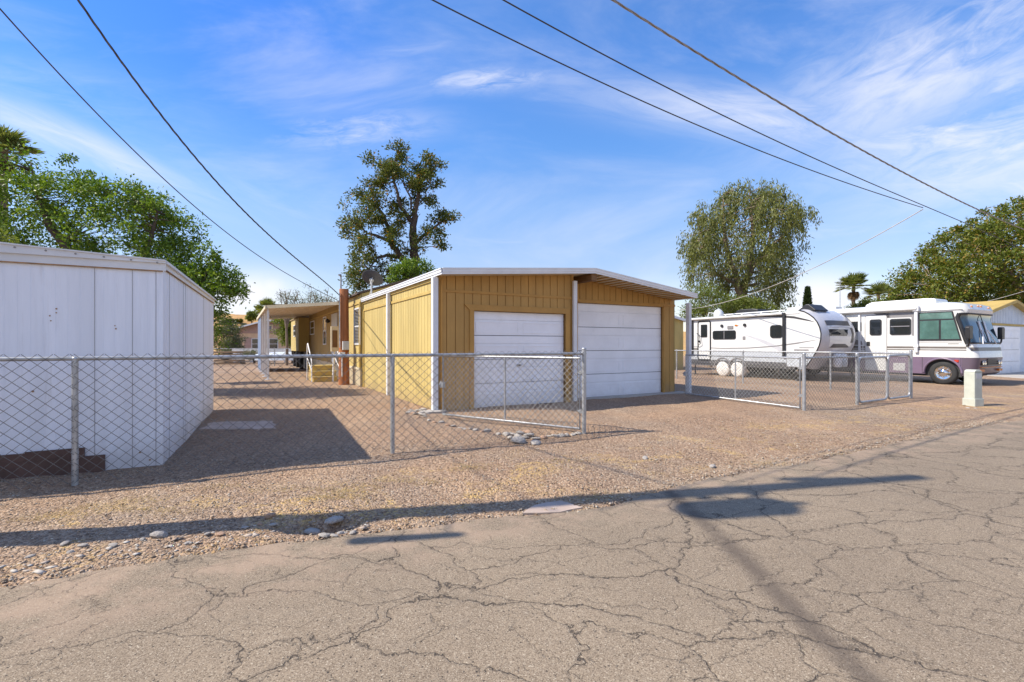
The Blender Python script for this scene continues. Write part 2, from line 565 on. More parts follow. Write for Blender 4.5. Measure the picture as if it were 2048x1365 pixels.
def gravel_mat():
    m = bpy.data.materials.new('gravel')
    m.use_nodes = True
    t = NT(m.node_tree)
    b = m.node_tree.nodes['Principled BSDF']
    P = t.n('ShaderNodeTexCoord').outputs['Object']
    s = t.n('ShaderNodeSeparateXYZ', inp={0: P}).outputs
    v1 = t.n('ShaderNodeTexVoronoi', inp={'Vector': P, 'Scale': 46.0})
    v2 = t.n('ShaderNodeTexVoronoi', inp={'Vector': P, 'Scale': 85.0})
    c1 = t.ramp(t.n('ShaderNodeSeparateColor', inp={0: v1.outputs['Color']}).outputs[0],
                [(0, (.09, .062, .045)), (.28, (.25, .18, .128)), (.6, (.42, .31, .225)), (.82, (.38, .32, .265)), (1, (.66, .54, .43))])
    c2 = t.ramp(t.n('ShaderNodeSeparateColor', inp={0: v2.outputs['Color']}).outputs[1],
                [(0, (.15, .105, .075)), (.5, (.35, .26, .185)), (1, (.54, .44, .35))])
    c = t.mix(.45, c1, c2)
    big = t.noise(P, .35, 5, .6)
    c = t.mix(t.step(big, .25, .6), c, t.mix(1, c, (1.07, .95, .85), 'MULTIPLY'))
    rut = t.noise(t.n('ShaderNodeMapping', inp={'Vector': P, 'Rotation': (0, 0, -.51), 'Scale': (1.1, .28, 1)}).outputs[0], 1.0, 5, .6)
    c = t.mix(t.step(rut, .42, .68), t.mix(1, c, (.86, .85, .85), 'MULTIPLY'), t.mix(1, c, (1.10, 1.08, 1.04), 'MULTIPLY'))
    # along the road the stones thin out into pale grit, in the yard they are redder
    dist = t.m('SUBTRACT', s[1], t.m('ADD', t.m('MULTIPLY', s[0], .56), 3.95))
    lane = t.m('SUBTRACT', 1, t.step(dist, 0, 2.6))
    c = t.mix(t.m('MULTIPLY', lane, .6), c, t.mix(1, c, (.98, .99, .97), 'MULTIPLY'))
    grit = t.m('MULTIPLY', t.m('SUBTRACT', 1, t.step(dist, -.2, .55)), t.step(t.noise(P, 2.2, 5, .65), .4, .62))
    c = t.mix(t.m('MULTIPLY', grit, .6), c, (.46, .35, .24))
    # dry straw lying between the stones
    st = t.m('MULTIPLY', t.step(t.noise(P, 1.5, 6, .7, .6), .49, .64), t.step(t.noise(P, 28, 3, .7), .42, .62))
    zone = t.m('MULTIPLY', t.step(dist, .1, .6), t.m('SUBTRACT', 1, t.step(dist, 1.7, 2.8)))
    c = t.mix(t.m('MULTIPLY', t.m('MULTIPLY', st, zone), .75), c, (.64, .43, .14))
    c = t.mix(1, c, (1.0, .985, .95), 'MULTIPLY')
    far_ = t.step(s[1], 30, 60)
    c = t.mix(far_, c, (.40, .27, .17))
    m.node_tree.links.new(c, b.inputs['Base Color'])
    b.inputs['Roughness'].default_value = .9
    b.inputs['Specular IOR Level'].default_value = .25
    h = t.m('ADD', t.m('MULTIPLY', t.m('SUBTRACT', 1, v1.outputs['Distance']), .7), t.m('MULTIPLY', t.m('SUBTRACT', 1, v2.outputs['Distance']), .35))
    bp = t.n('ShaderNodeBump', inp={'Strength': 1.0, 'Distance': .022, 'Height': h})
    m.node_tree.links.new(bp.outputs[0], b.inputs['Normal'])
    return m


def asphalt_mat():
    m = bpy.data.materials.new('asphalt')
    m.use_nodes = True
    t = NT(m.node_tree)
    b = m.node_tree.nodes['Principled BSDF']
    P = t.n('ShaderNodeTexCoord').outputs['Object']
    s = t.n('ShaderNodeSeparateXYZ', inp={0: P}).outputs
    v = t.n('ShaderNodeTexVoronoi', inp={'Vector': P, 'Scale': 230.0})
    sp = t.n('ShaderNodeSeparateColor', inp={0: v.outputs['Color']}).outputs[0]
    c = t.ramp(sp, [(0, (.13, .095, .068)), (.18, (.225, .172, .127)), (.5, (.300, .232, .172)), (.85, (.35, .276, .208)), (.97, (.43, .35, .275)), (1, (.60, .52, .42))])
    big = t.noise(P, .55, 6, .6)
    c = t.mix(t.step(big, .3, .7), t.mix(1, c, (.90, .89, .88), 'MULTIPLY'), t.mix(1, c, (1.08, 1.07, 1.05), 'MULTIPLY'))
    mid = t.noise(P, 5, 6, .7)
    c = t.mix(t.m('MULTIPLY', t.step(mid, .5, .8), .35), c, (.20, .165, .135))
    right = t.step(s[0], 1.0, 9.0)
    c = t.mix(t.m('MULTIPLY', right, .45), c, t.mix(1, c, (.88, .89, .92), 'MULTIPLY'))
    pits = t.n('ShaderNodeTexVoronoi', inp={'Vector': P, 'Scale': 34.0})
    pm_ = t.m('SUBTRACT', 1, t.step(pits.outputs['Distance'], .10, .2))
    pr = t.n('ShaderNodeSeparateColor', inp={0: pits.outputs['Color']}).outputs[1]
    pm_ = t.m('MULTIPLY', pm_, t.step(pr, .55, .6))
    c = t.mix(t.m('MULTIPLY', pm_, .75), c, (.05, .042, .038))
    c = t.mix(1, c, (.96, .965, .90), 'MULTIPLY')
    # cracks
    wn = t.n('ShaderNodeTexNoise', inp={'Vector': P, 'Scale': 2.2, 'Detail': 6.0, 'Roughness': .6})
    wv = t.n('ShaderNodeVectorMath', operation='MULTIPLY_ADD', inp={0: wn.outputs['Color'], 1: (.55, .55, 0), 2: P}).outputs[0]
    cracks = None
    for sc, wd, thr, seed, amt in ((1.35, .0055, .30, 3.0, .8), (2.5, .0085, .42, 8.0, .42), (.6, .0040, .3, 5.0, .8), (4.2, .011, .52, 2.0, .25)):
        mp = t.n('ShaderNodeMapping', inp={'Vector': wv, 'Location': (seed, seed * 1.7, 0), 'Rotation': (0, 0, .45), 'Scale': (.72, 1.15, 1)}).outputs[0]
        ve = t.n('ShaderNodeTexVoronoi', feature='DISTANCE_TO_EDGE', inp={'Vector': mp, 'Scale': sc})
        e = t.m('SUBTRACT', 1, t.step(ve.outputs['Distance'], wd * .25, wd))
        soft = t.m('MULTIPLY', t.m('SUBTRACT', 1, t.step(ve.outputs['Distance'], 0, wd * 5)), .18)
        e = t.m('MAXIMUM', t.m('MULTIPLY', e, t.step(t.noise(P, 14, 4, .7), .30, .55)), soft)
        mk = t.step(t.noise(P, 1.3 + seed * .1, 5, .7), thr, thr + .14)
        e = t.m('MULTIPLY', t.m('MULTIPLY', e, mk), amt)
        cracks = e if cracks is None else t.m('MAXIMUM', cracks, e)
    c = t.mix(cracks, c, (.045, .036, .030))
    # a dark streak running along the lane, and paler dust near the edge
    xx = t.m('ABSOLUTE', t.m('SUBTRACT', s[0], t.m('ADD', 1.50, t.m('MULTIPLY', t.m('SUBTRACT', t.noise(P, 1.5, 4, .6), .5), .16))))
    band = t.m('MULTIPLY', t.m('SUBTRACT', 1, t.step(xx, .01, .13)), t.step(t.noise(P, 3.2, 5, .7), .22, .5))
    sv = t.n('ShaderNodeMapping', inp={'Vector': P, 'Scale': (9, .55, 1), 'Rotation': (0, 0, .06)}).outputs[0]
    smear = t.m('MULTIPLY', t.step(t.noise(sv, 1.0, 5, .6), .54, .70), t.m('MULTIPLY', t.step(s[0], .9, 1.6), t.m('SUBTRACT', 1, t.step(s[1], 2.6, 4.2))))
    c = t.mix(t.m('MULTIPLY', smear, .40), c, (.10, .078, .062))
    c = t.mix(t.m('MULTIPLY', band, .66), c, (.085, .066, .053))
    dist = t.m('SUBTRACT', s[1], t.m('ADD', t.m('MULTIPLY', s[0], .52), 3.9))
    dust = t.m('MULTIPLY', t.step(dist, -.75, 0), t.step(t.noise(P, 2.6, 6, .7), .42, .62))
    c = t.mix(t.m('MULTIPLY', dust, .55), c, (.42, .30, .21))
    m.node_tree.links.new(c, b.inputs['Base Color'])
    b.inputs['Roughness'].default_value = .88
    b.inputs['Specular IOR Level'].default_value = .3
    h = t.m('SUBTRACT', t.m('MULTIPLY', sp, .5), t.m('ADD', t.m('MULTIPLY', cracks, 3.0), t.m('MULTIPLY', pm_, 1.0)))
    bp = t.n('ShaderNodeBump', inp={'Strength': .8, 'Distance': .006, 'Height': h})
    m.node_tree.links.new(bp.outputs[0], b.inputs['Normal'])
    return m


M['gravel'] = gravel_mat()
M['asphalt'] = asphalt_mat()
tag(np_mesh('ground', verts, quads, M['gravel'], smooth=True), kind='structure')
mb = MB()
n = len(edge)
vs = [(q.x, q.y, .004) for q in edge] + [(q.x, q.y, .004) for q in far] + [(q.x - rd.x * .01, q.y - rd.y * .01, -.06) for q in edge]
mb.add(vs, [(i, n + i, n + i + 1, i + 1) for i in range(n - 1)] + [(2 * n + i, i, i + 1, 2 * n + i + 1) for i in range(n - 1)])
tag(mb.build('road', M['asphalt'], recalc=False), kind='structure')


def ground_z(x, y):
    i = min(max(np.searchsorted(gx, x) , 0), nx - 1)
    j = min(max(np.searchsorted(gy, y), 0), ny - 1)
    return float(GZ[j, i])


# pebbles lying loose over the near gravel (nobody could count these)
def scatter(name, n, region, smin, smax, stops, flat=.6, seed=1):
    r = np.random.default_rng(seed)
    pts = []
    while len(pts) < n:
        x, y = region(r)
        pts.append((x, y, ground_z(x, y)))
    P = np.array(pts)
    S = r.uniform(0, 1, n) ** 2.2 * (smax - smin) + smin
    base = np.array([(1, 0, 0), (.45, .85, .1), (-.6, .75, 0), (-1, -.1, .1), (-.4, -.85, 0), (.6, -.75, .1), (.1, .1, .9), (0, 0, -.8)])
    tri = np.array([(0, 1, 6), (1, 2, 6), (2, 3, 6), (3, 4, 6), (4, 5, 6), (5, 0, 6), (1, 0, 7), (2, 1, 7), (3, 2, 7), (4, 3, 7), (5, 4, 7), (0, 5, 7)])
    B = base[None] * (1 + r.normal(0, .22, (n, 8, 1)))
    B[:, :, 1] *= r.uniform(.55, 1, (n, 1))
    B[:, :, 2] *= flat * r.uniform(.6, 1.2, (n, 1))
    a = r.uniform(0, 2 * np.pi, n)
    ca, sa = np.cos(a)[:, None], np.sin(a)[:, None]
    X = B[:, :, 0] * ca - B[:, :, 1] * sa
    Y = B[:, :, 0] * sa + B[:, :, 1] * ca
    Z = B[:, :, 2] + r.uniform(.05, .45, (n, 1)) * flat + X * r.normal(0, .2, (n, 1))
    vv = np.stack([X, Y, Z], -1) * S[:, None, None] + P[:, None, :]
    m = leaf_mat(name, stops, 0, .85)
    q = (tri[None] + (np.arange(n) * 8)[:, None, None]).reshape(-1, 3)
    return np_mesh(name, vv.reshape(-1, 3), q, m)


def yedge(x):
    return float(np.interp(x, ex, ey))


def reg_near(r):
    x = r.uniform(-6, 8.5)
    y = yedge(x) + r.uniform(0, 1) ** 1.4 * 3.6 + .02
    return x, y


def reg_edge(r):
    x = r.uniform(-6, 9)
    return x, yedge(x) + r.normal(.08, .13 if x > -1 else .16)


def reg_road(r):
    x = r.uniform(-4, 7)
    return x, yedge(x) - r.uniform(0, 1) ** 2.5 * 2.2


def reg_cob(r):
    x = r.uniform(-5.2, -1.1)
    return x, yedge(x) + r.normal(.27, .12) + (x + 1.2) * -.03


GST = [(0, (.16, .115, .08)), (.35, (.36, .26, .175)), (.7, (.47, .37, .27)), (.9, (.40, .36, .30)), (1, (.60, .52, .41))]
tag(scatter('loose_pebbles', 26000, reg_near, .005, .0145, GST, seed=2), 'loose tan and grey gravel pebbles between the fence and the road', 'gravel', kind='stuff')
tag(scatter('edge_gravel', 3000, reg_edge, .005, .020, GST, seed=3), 'coarser gravel crumbling over the broken edge of the asphalt', 'gravel', kind='stuff')
tag(scatter('road_grit', 900, reg_road, .003, .010, GST, seed=4), 'scattered grit lying on the cracked asphalt', 'gravel', kind='stuff')
CST = [(0, (.28, .19, .13)), (.4, (.42, .34, .27)), (.8, (.46, .41, .35)), (1, (.44, .42, .39))]
tag(scatter('edge_cobbles', 260, reg_cob, .014, .042, CST, flat=.26, seed=5), 'small flat cobbles packed along the asphalt edge below the white shed', 'cobbles', kind='stuff')


def straw_tufts():
    r = np.random.default_rng(9)
    mb = MB()
    spots = [g(px, py) for px, py in [(660, 985), (700, 990), (640, 1000), (720, 975), (930, 940), (960, 935), (250, 1020), (200, 1015), (330, 1025), (440, 975), (790, 962), (860, 965), (1130, 925), (280, 1000), (130, 1030), (560, 985), (1165, 1000), (1690, 912), (1210, 995), (690, 1000), (80, 1040), (1530, 930)]]
    for s in spots:
        for _ in range(120):
            x, y = s.x + r.normal(0, .14), s.y + r.normal(0, .07)
            a = r.uniform(0, 6.28)
            L = r.uniform(.02, .06)
            d = Vector((math.cos(a) * L, math.sin(a) * L, r.uniform(.002, .02)))
            p = Vector((x, y, ground_z(x, y) + .006))
            w = Vector((-math.sin(a), math.cos(a), .2)) * .0018
            mb.add([p - w, p + w, p + d + w * .3, p + d - w * .3], [(0, 1, 2, 3)])
    tag(mb.build('dry_straw', M['straw'], recalc=False), 'dry yellow straw strewn in patches over the roadside gravel', 'dry grass', kind='stuff')


straw_tufts()


def rock_mesh(size, flat, seed):
    r = random.Random(seed)
    bm = bmesh.new()
    bmesh.ops.create_icosphere(bm, subdivisions=2, radius=1)
    ax = [Vector((r.gauss(0, 1), r.gauss(0, 1), r.gauss(0, .6))).normalized() for _ in range(7)]
    cut = [r.uniform(.62, .9) for _ in ax]
    for v in bm.verts:
        for a, c in zip(ax, cut):
            d = v.co.dot(a)
            if d > c:
                v.co -= a * (d - c) * .9
        v.co *= 1 + r.gauss(0, .02)
        v.co = Vector((v.co.x * size * 1.25, v.co.y * size * .85, v.co.z * size * flat))
    me = bpy.data.meshes.new('stone')
    bm.to_mesh(me)
    bm.free()
    return me


ROCKS = [rock_mesh(1, f, i) for i, f in enumerate((.45, .35, .55, .4, .6))]
ROCKS_TAN = [m.copy() for m in ROCKS]
for m in ROCKS:
    m.materials.append(M['rock'])
for m in ROCKS_TAN:
    m.materials.append(M['rock_tan'])


def rock(p, s, label, group=None, tan=False, rz=None, name='stone'):
    o = bpy.data.objects.new(name, rng.choice(ROCKS_TAN if tan else ROCKS))
    COL.objects.link(o)
    o.location = (p.x, p.y, ground_z(p.x, p.y) + s * .18)
    s *= .74
    o.scale = (s, s, s)
    o.rotation_euler = (rng.gauss(0, .12), rng.gauss(0, .12), rng.uniform(0, 6.28) if rz is None else rz)
    return tag(o, label, 'stone', group)


# the border of stones from the garage corner to the gate
line_px = [(745, 797), (760, 798), (792, 812), (808, 818), (826, 830), (838, 838), (850, 836), (858, 843), (870, 846), (884, 847), (896, 852), (908, 855), (920, 858), (930, 862),
           (942, 861), (952, 864), (964, 867), (975, 866), (986, 870), (998, 872)]
for p in line_px:
    rock(g(p[0] + rng.uniform(-2, 2), p[1]), rng.uniform(.045, .085), 'small pale stone in the thin border line running across the yard behind the fence', 'stones of the yard border', tan=rng.random() < .25)
for p in [(818, 829), (828, 826), (836, 824), (846, 823), (840, 830), (852, 829), (858, 824), (831, 831), (822, 825), (846, 833)]:
    rock(g(*p), rng.uniform(.07, .11), 'pale stone heaped at the foot of the white corner post', 'stones heaped at the garage corner')
for p in [(1012, 873), (1024, 872), (1036, 876), (1020, 879), (1048, 878), (1058, 874), (1072, 878), (1040, 870)]:
    rock(g(*p), rng.uniform(.08, .115), 'grey stone clustered at the corner of the border in front of the gate', 'stones clustered at the border corner')
rock(g(1036, 886), .15, 'large flat grey slab of rock lying lowest at the border corner', rz=.1)
rock(g(1072, 888), .12, 'weathered grey rock beside the flat slab at the border corner', rz=1.0)
rock(g(1054, 868), .10, 'reddish rock standing among the grey border stones', tan=True)
rock(g(1088, 876), .09, 'rust coloured stone in the border nearest the gate frame', tan=True)
for p in [(1098, 873), (1110, 874), (1122, 873), (1134, 872), (1146, 870), (1157, 869)]:
    rock(g(*p), rng.uniform(.06, .085), 'low grey stone lying along the fence line by the gate post', 'stones along the gate fence')
for p in [(130, 1090), (165, 1093), (225, 1094), (140, 1105), (60, 1115), (415, 1073), (440, 1072), (490, 1058), (520, 1050), (545, 1050), (375, 1088), (285, 1082)]:
    rock(g(*p), rng.uniform(.03, .045), 'flat river cobble set in the row along the road edge', 'large cobbles along the road edge', tan=rng.random() < .4)
rock(g(317, 1075), .07, 'largest smooth grey cobble in the row along the road edge', rz=.2)
rock(g(541, 1037), .05, 'dark red stone lying above the shaded cobbles', tan=True)
rock(g(668, 1036), .085, 'bluish slab of broken asphalt tilted over the hollow', rz=.5)
rock(g(625, 1041), .08, 'bluish rock at the left rim of the hollow', rz=-.3)
for p in [(655, 1068), (668, 1073), (680, 1064), (690, 1058), (648, 1075), (705, 1066)]:
    rock(g(*p), rng.uniform(.03, .05), 'broken lump of asphalt below the hollow in the road edge', 'broken asphalt lumps', name='asphalt_lump')
rock(g(1290, 918), .06, 'pale grey stone lying alone in the gravel by the drive')
rock(g(1425, 936), .06, 'pale stone lying alone near the asphalt in front of the drive')


def slab(name, pts, z, th, mat, label=None, cat=None, kind=None, jit=.02):
    r = random.Random(len(name) + len(pts))
    out = []
    for i, p in enumerate(pts):
        q = pts[(i + 1) % len(pts)]
        p_, q_ = Vector(p), Vector(q)
        m = max(2, int((q_ - p_).length / .12))
        for k in range(m):
            w = p_.lerp(q_, k / m)
            out.append(Vector((w.x + r.gauss(0, jit), w.y + r.gauss(0, jit), z)))
    mb = MB()
    mb.prism([p - Vector((0, 0, th)) for p in out], (0, 0, th))
    return tag(mb.build(name, mat), label, cat, kind=kind)


slab('concrete_pad', [g(402, 862), g(548, 861), g(552, 850), g(535, 845), g(425, 848)],   .03, .06, M['patch'], 'tan concrete pad lying in the gravel beside the white shed', 'concrete pad')
slab('road_patch', [g(1045, 1029), g(1120, 1027), g(1155, 1015), g(1122, 1004), g(1065, 1012)], .012, .03, M['patch'], kind='structure', jit=.012)
slab('driveway', [Vector((20.8, 17.3, 0)), Vector((32, 21, 0)), Vector((30, 27, 0)), Vector((21.5, 23.4, 0))], .02, .05, M['concrete'], kind='structure', jit=0)
# ------------------------------------------------------------ garage
P0 = Vector((-1.566, 10.24, 0))


def siding(mb, o, d, n, t0, t1, z0, za, zb, board=.203, gap=.016, th=.014):
    """grooved boards on a wall plane; the top runs from za at t0 to zb at t1"""
    o, d, n = Vector(o), Vector(d), Vector(n)

    def top(t):
        return za + (zb - za) * (t - t0) / (t1 - t0)
    k0 = math.floor(t0 / board)
    mb.cur = 1
    b = [o + d * t0, o + d * t1]
    mb.hexa([b[0] - n * .04 + Vector((0, 0, z0)), b[1] - n * .04 + Vector((0, 0, z0)), b[1] - n * th + Vector((0, 0, z0)), b[0] - n * th + Vector((0, 0, z0)),
             b[0] - n * .04 + Vector((0, 0, top(t0))), b[1] - n * .04 + Vector((0, 0, top(t1))), b[1] - n * th + Vector((0, 0, top(t1))), b[0] - n * th + Vector((0, 0, top(t0)))])
    mb.cur = 0
    k = k0
    while k * board < t1 - 1e-6:
        a, c = max(t0, k * board + gap / 2), min(t1, (k + 1) * board - gap / 2)
        if c - a > .01:
            q = []
            for z in (0, 1):
                for (t, s) in ((a, -th + .001), (c, -th + .001), (c, 0), (a, 0)):
                    q.append(o + d * t + n * s + Vector((0, 0, top(t) - .001 if z else z0 + .001)))
            mb.hexa(q)
        k += 1


gar = thing('garage', 'yellow wood sided double garage with two white roll up doors and low gable roof', 'garage', P0, TH)
X_, Y_, Z_ = Vector((1, 0, 0)), Vector((0, 1, 0)), Vector((0, 0, 1))
DEEP = 6.95


def roof_z(x):
    return 2.825 + (x + .01) / 3.86 * .29 if x < 3.85 else 3.115 - (x - 3.85) / 3.56 * .43


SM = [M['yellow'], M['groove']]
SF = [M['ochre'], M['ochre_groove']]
mb = MB()
fz = lambda x: roof_z(x) + .05
siding(mb, (0, 0, 0), X_, -Y_, 0, .843, .0, 2.54, 2.54)
siding(mb, (0, 0, 0), X_, -Y_, .843, 3.275, 2.15, 2.54, 2.54)
siding(mb, (0, 0, 0), X_, -Y_, 3.275, 3.53, .0, 2.54, 2.54)
siding(mb, (0, 0, 0), X_, -Y_, 0, 3.53, 2.54, fz(0), fz(3.53))
mb.cur = 0
mb.box(3.49, 3.53, .04, .45, 0, 3.1)
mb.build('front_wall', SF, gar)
mb = MB()
siding(mb, (0, .45, 0), X_, -Y_, 3.53, 4.0, 0, 2.53, 2.53)
siding(mb, (0, .45, 0), X_, -Y_, 4.0, 7.02, 2.49, 2.53, 2.53)
siding(mb, (0, .45, 0), X_, -Y_, 7.02, 7.53, 0, 2.53, 2.53)
siding(mb, (0, .45, 0), X_, -Y_, 3.53, 3.85, 2.53, fz(3.53), fz(3.85))
siding(mb, (0, .45, 0), X_, -Y_, 3.85, 7.53, 2.53, fz(3.85), fz(7.53))
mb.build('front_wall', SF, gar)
mb = MB()
siding(mb, (0, 0, 0), Y_, -X_, .0, DEEP, 0, 2.86, 2.86)
mb.build('side_wall', SM, gar)
mb = MB()
siding(mb, (7.53, 0, 0), Y_, X_, .45, DEEP, 0, 2.7, 2.7)
mb.build('side_wall', SM, gar)
# trim boards
mb = MB()
mb.box(.12, 3.46, -.022, .0, 2.52, 2.575)
mb.box(.07, .12, -.03, 0, 0, 2.78)
mb.build('trim_board', M['ochre_trim'], gar)
mb = MB()
mb.box(3.62, 7.53, .425, .45, 2.515, 2.575)
mb.build('trim_board', M['ochre_trim'], gar)
mb = MB()
mb.box(-.022, 0, .12, DEEP, 2.515, 2.575)
mb.box(-.03, 0, .0, DEEP, 2.76, 2.83)
mb.box(-.035, 0, DEEP - .13, DEEP, 0, 2.515)
mb.build('trim_board', M['yellow_trim'], gar)
mb = MB()
mb.box(.05, 7.5, DEEP - .06, DEEP - .01, 0, 2.8)
mb.prism([(.05, DEEP - .06, 2.801), (7.4, DEEP - .06, 2.7), (3.85, DEEP - .06, 3.13)], (0, .05, 0))
mb.build('back_wall', M['yellow'], gar)
mb = MB()
mb.box(.735, .835, -.03, .0, 0, 2.15)
mb.box(3.283, 3.40, -.03, .0, 0, 2.15)
mb.prism([(.60, -.034, 2.28), (.735, -.034, 2.15), (3.283, -.034, 2.15), (3.40, -.034, 2.15), (3.40, -.034, 2.28)], (0, .034, 0))
mb.build('door_frame', M['ochre_trim'], gar)
mb = MB()
mb.box(7.02, 7.08, .39, .45, 0, 2.49)
mb.box(4.0, 7.02, .42, .46, 2.492, 2.515)
mb.build('door_frame', M['ochre_trim'], gar)


def garage_door(x0, x1, h, y, parent, secs=4, mat=None, cols=2):
    mb = MB()
    mat = mat or M['white_door']
    sh = h / secs
    for i in range(secs):
        z0, z1 = i * sh + .007, (i + 1) * sh - .007
        zb = z0 + sh * .64
        mb.box(x0, x1, y, y + .05, z0, zb - .006)
        mb.box(x0, x1, y, y + .05, zb + .006, z1)
        mb.box(x0, x1, y + .02, y + .045, zb - .008, zb + .008)
        w = (x1 - x0) / cols
        for c in range(cols):
            a, b = x0 + c * w + .07, x0 + (c + 1) * w - .07
            # a long pressed panel between two ribs
            zz0, zz1 = z0 + sh * .10, zb - sh * .09
            for (q0, q1) in ((zz0, zz0 + .014), (zz1 - .014, zz1)):
                mb.box(a, b, y - .009, y + .002, q0, q1)
            for q in (a, b - .014):
                mb.box(q, q + .014, y - .009, y + .002, zz0 + .014, zz1 - .014)
    d = mb.build('garage_door', mat, parent)
    mb = MB()
    mb.box(x0, x1, y + .055, y + .06, -.02, h)
    mb.box(x0, x1, y - .004, y + .054, -.03, .005)
    mb.build('weather_seal', M['dark'], d)
    return d


d1 = garage_door(.845, 3.273, 2.145, .07, gar)
mb = MB()
mb.cyl((2.02, .072, .93), (2.02, .045, .93), .02)
mb.bar((1.96, .042, .93), (2.08, .042, .93), .014, .02)
mb.build('handle', M['rv_black'], d1)
d2 = garage_door(4.0, 7.018, 2.488, .50, gar)
mb = MB()
mb.box(.80, .845, .0, .07, 0, 2.15)
mb.box(3.275, 3.3, .0, .07, 0, 2.15)
mb.box(.845, 3.275, .02, .07, 2.146, 2.17)
mb.build('door_jamb', M['beam'], gar)
mb = MB()
mb.box(7.02, 7.06, .452, .5, 0, 2.488)
mb.build('door_jamb', M['beam'], gar)
# posts
for (x0, x1, y0, y1, zt) in ((-.15, -.035, -.14, -.02, 2.80), (3.47, 3.57, -.10, -.035, 2.96), (7.60, 7.70, -.02, .10, 2.60), (-.12, -.036, 3.52, 3.64, 2.80)):
    mb = MB()
    mb.box(x0, x1, y0, y1, 0.02, zt)
    for i in (0, 1):
        xx = x0 + (x1 - x0) * (.22 + .4 * i)
        mb.box(xx, xx + (x1 - x0) * .2, y0 - .006, y0, .02, zt)
    mb.build('corner_post', M['white_metal'], gar, bevel=.006)
mb = MB()
mb.prism([(-.45, -.3, .0), (-.05, -.42, 0), (.12, -.2, 0), (-.1, -.03, 0), (-.4, -.05, 0)], (0, 0, .05))
mb.build('footing', M['concrete'], gar)
mb = MB()
mb.box(3.6, 7.75, .12, .5, -.02, .025)
mb.build('threshold', M['concrete'], gar)
# roof
mb = MB()
XL, XR, YF = -.06, 7.41, -.45
q = []
for (x, z) in ((XL, 2.84), (3.85, 3.135), (XR, 2.705)):
    q.append((x, z))
prof = [(x, YF + .02, z) for x, z in q] + [(x, YF + .02, z + .10) for x, z in q[::-1]]
mb.prism(prof, (0, DEEP + .4, 0))
for k in range(9):
    pass
mb.build('roof', M['cream'], gar)
mb = MB()


def fz_(x):
    return 2.825 + (x - XL) / (3.85 - XL) * .295 if x <= 3.85 else 3.12 - (x - 3.85) / 3.56 * .43


for (a, b) in ((XL, 3.849), (3.851, XR)):
    for (lo, hi, yo) in ((0, .125, 0), (.045, .125, -.012), (.105, .13, -.022)):
        mb.hexa([(a, YF + yo, fz_(a) + lo), (b, YF + yo, fz_(b) + lo), (b, YF + .018, fz_(b) + lo), (a, YF + .018, fz_(a) + lo),
                 (a, YF + yo, fz_(a) + hi), (b, YF + yo, fz_(b) + hi), (b, YF + .018, fz_(b) + hi), (a, YF + .018, fz_(a) + hi)])
for (lo, hi, xo) in ((0, .12, 0), (.04, .12, -.014), (.10, .125, -.026)):
    mb.box(XL - .02 + xo, XL - .001, YF, DEEP, 2.825 + lo, 2.825 + hi)
mb.box(XR + .001, XR + .03, YF, DEEP, 2.69, 2.82)
mb.build('fascia', M['white_metal'], gar)
mb = MB()
mb.box(3.77, 3.93, -.40, .45, 2.955, 3.11)
mb.build('ridge_beam', M['beam'], gar)
mb = MB()
for i in range(16):
    x = 4.1 + i * .21
    mb.bar((x, -.40, roof_z(x) + .006), (x, .44, roof_z(x) + .006), .03, .02)
mb.build('soffit_rib', M['ochre_trim'], gar)
mb = MB()
mb.cyl((6.0, .6, roof_z(6.0) + .1), (6.0, .6, roof_z(6) + .28), .04)
mb.cyl((6.0, .6, roof_z(6.0) + .28), (6.0, .6, roof_z(6) + .31), .06)
mb.build('roof_vent', M['rv_black'], gar)

# ------------------------------------------------------------ mobile home behind it
HB = P0 + V * 6.97 - U * .1
home = thing('mobile_home', 'long yellow mobile home behind the garage with shaded porch wall', 'mobile home', HB, TH)


def hpx(px, py, o=HB, d=V):
    """distance along the wall and height of a feature of the side wall"""
    k = (px - 1024) / F
    t = (k * o.y - o.x) / (d.x - k * d.y)
    return t, H + (HZ - py) * (o.y + t * d.y) / F


LH = hpx(618, 650)[0]
mb = MB()
siding(mb, (0, 0, 0), Y_, -X_, 0, 2.6, .62, 3.10, 3.10, board=.3, gap=.012)
mb.cur = 0
mb.box(0.04, 4.7, .05, LH, .62, 3.08)
mb.prism([(.0, .0, .6), (4.7, 0, .6), (4.7, 0, 3.1), (2.35, 0, 3.86), (0, 0, 3.1)], (0, .05, 0))
mb.build('wall', SM, home)
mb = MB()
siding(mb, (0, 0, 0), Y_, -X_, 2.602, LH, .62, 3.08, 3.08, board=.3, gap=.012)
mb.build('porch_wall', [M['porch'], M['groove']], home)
mb = MB()
mb.prism([(-.12, -.1, 3.08), (2.35, -.1, 3.88), (4.82, -.1, 3.08), (4.82, -.1, 3.14), (2.35, -.1, 3.95), (-.12, -.1, 3.14)], (0, LH + .2, 0))
mb.build('roof', M['roof_dark'], home)
mb = MB()
mb.box(-.03, 0, .0, LH, 2.78, 2.83)
mb.box(-.035, 0, -.0, .1, .62, 2.78)
mb.build('trim_board', M['yellow_trim'], home)
# skirt with lattice
mb = MB()
mb.box(0, .04, .0, LH, 0, .60)
k = 0
while k * .16 < 3.2:
    mb.box(-.02, 0, k * .16, k * .16 + .09, .03, .56)
    k += 1
mb.box(-.04, -.021, -.02, 3.3, .56, .64)
mb.build('skirting', M['cream'], home)


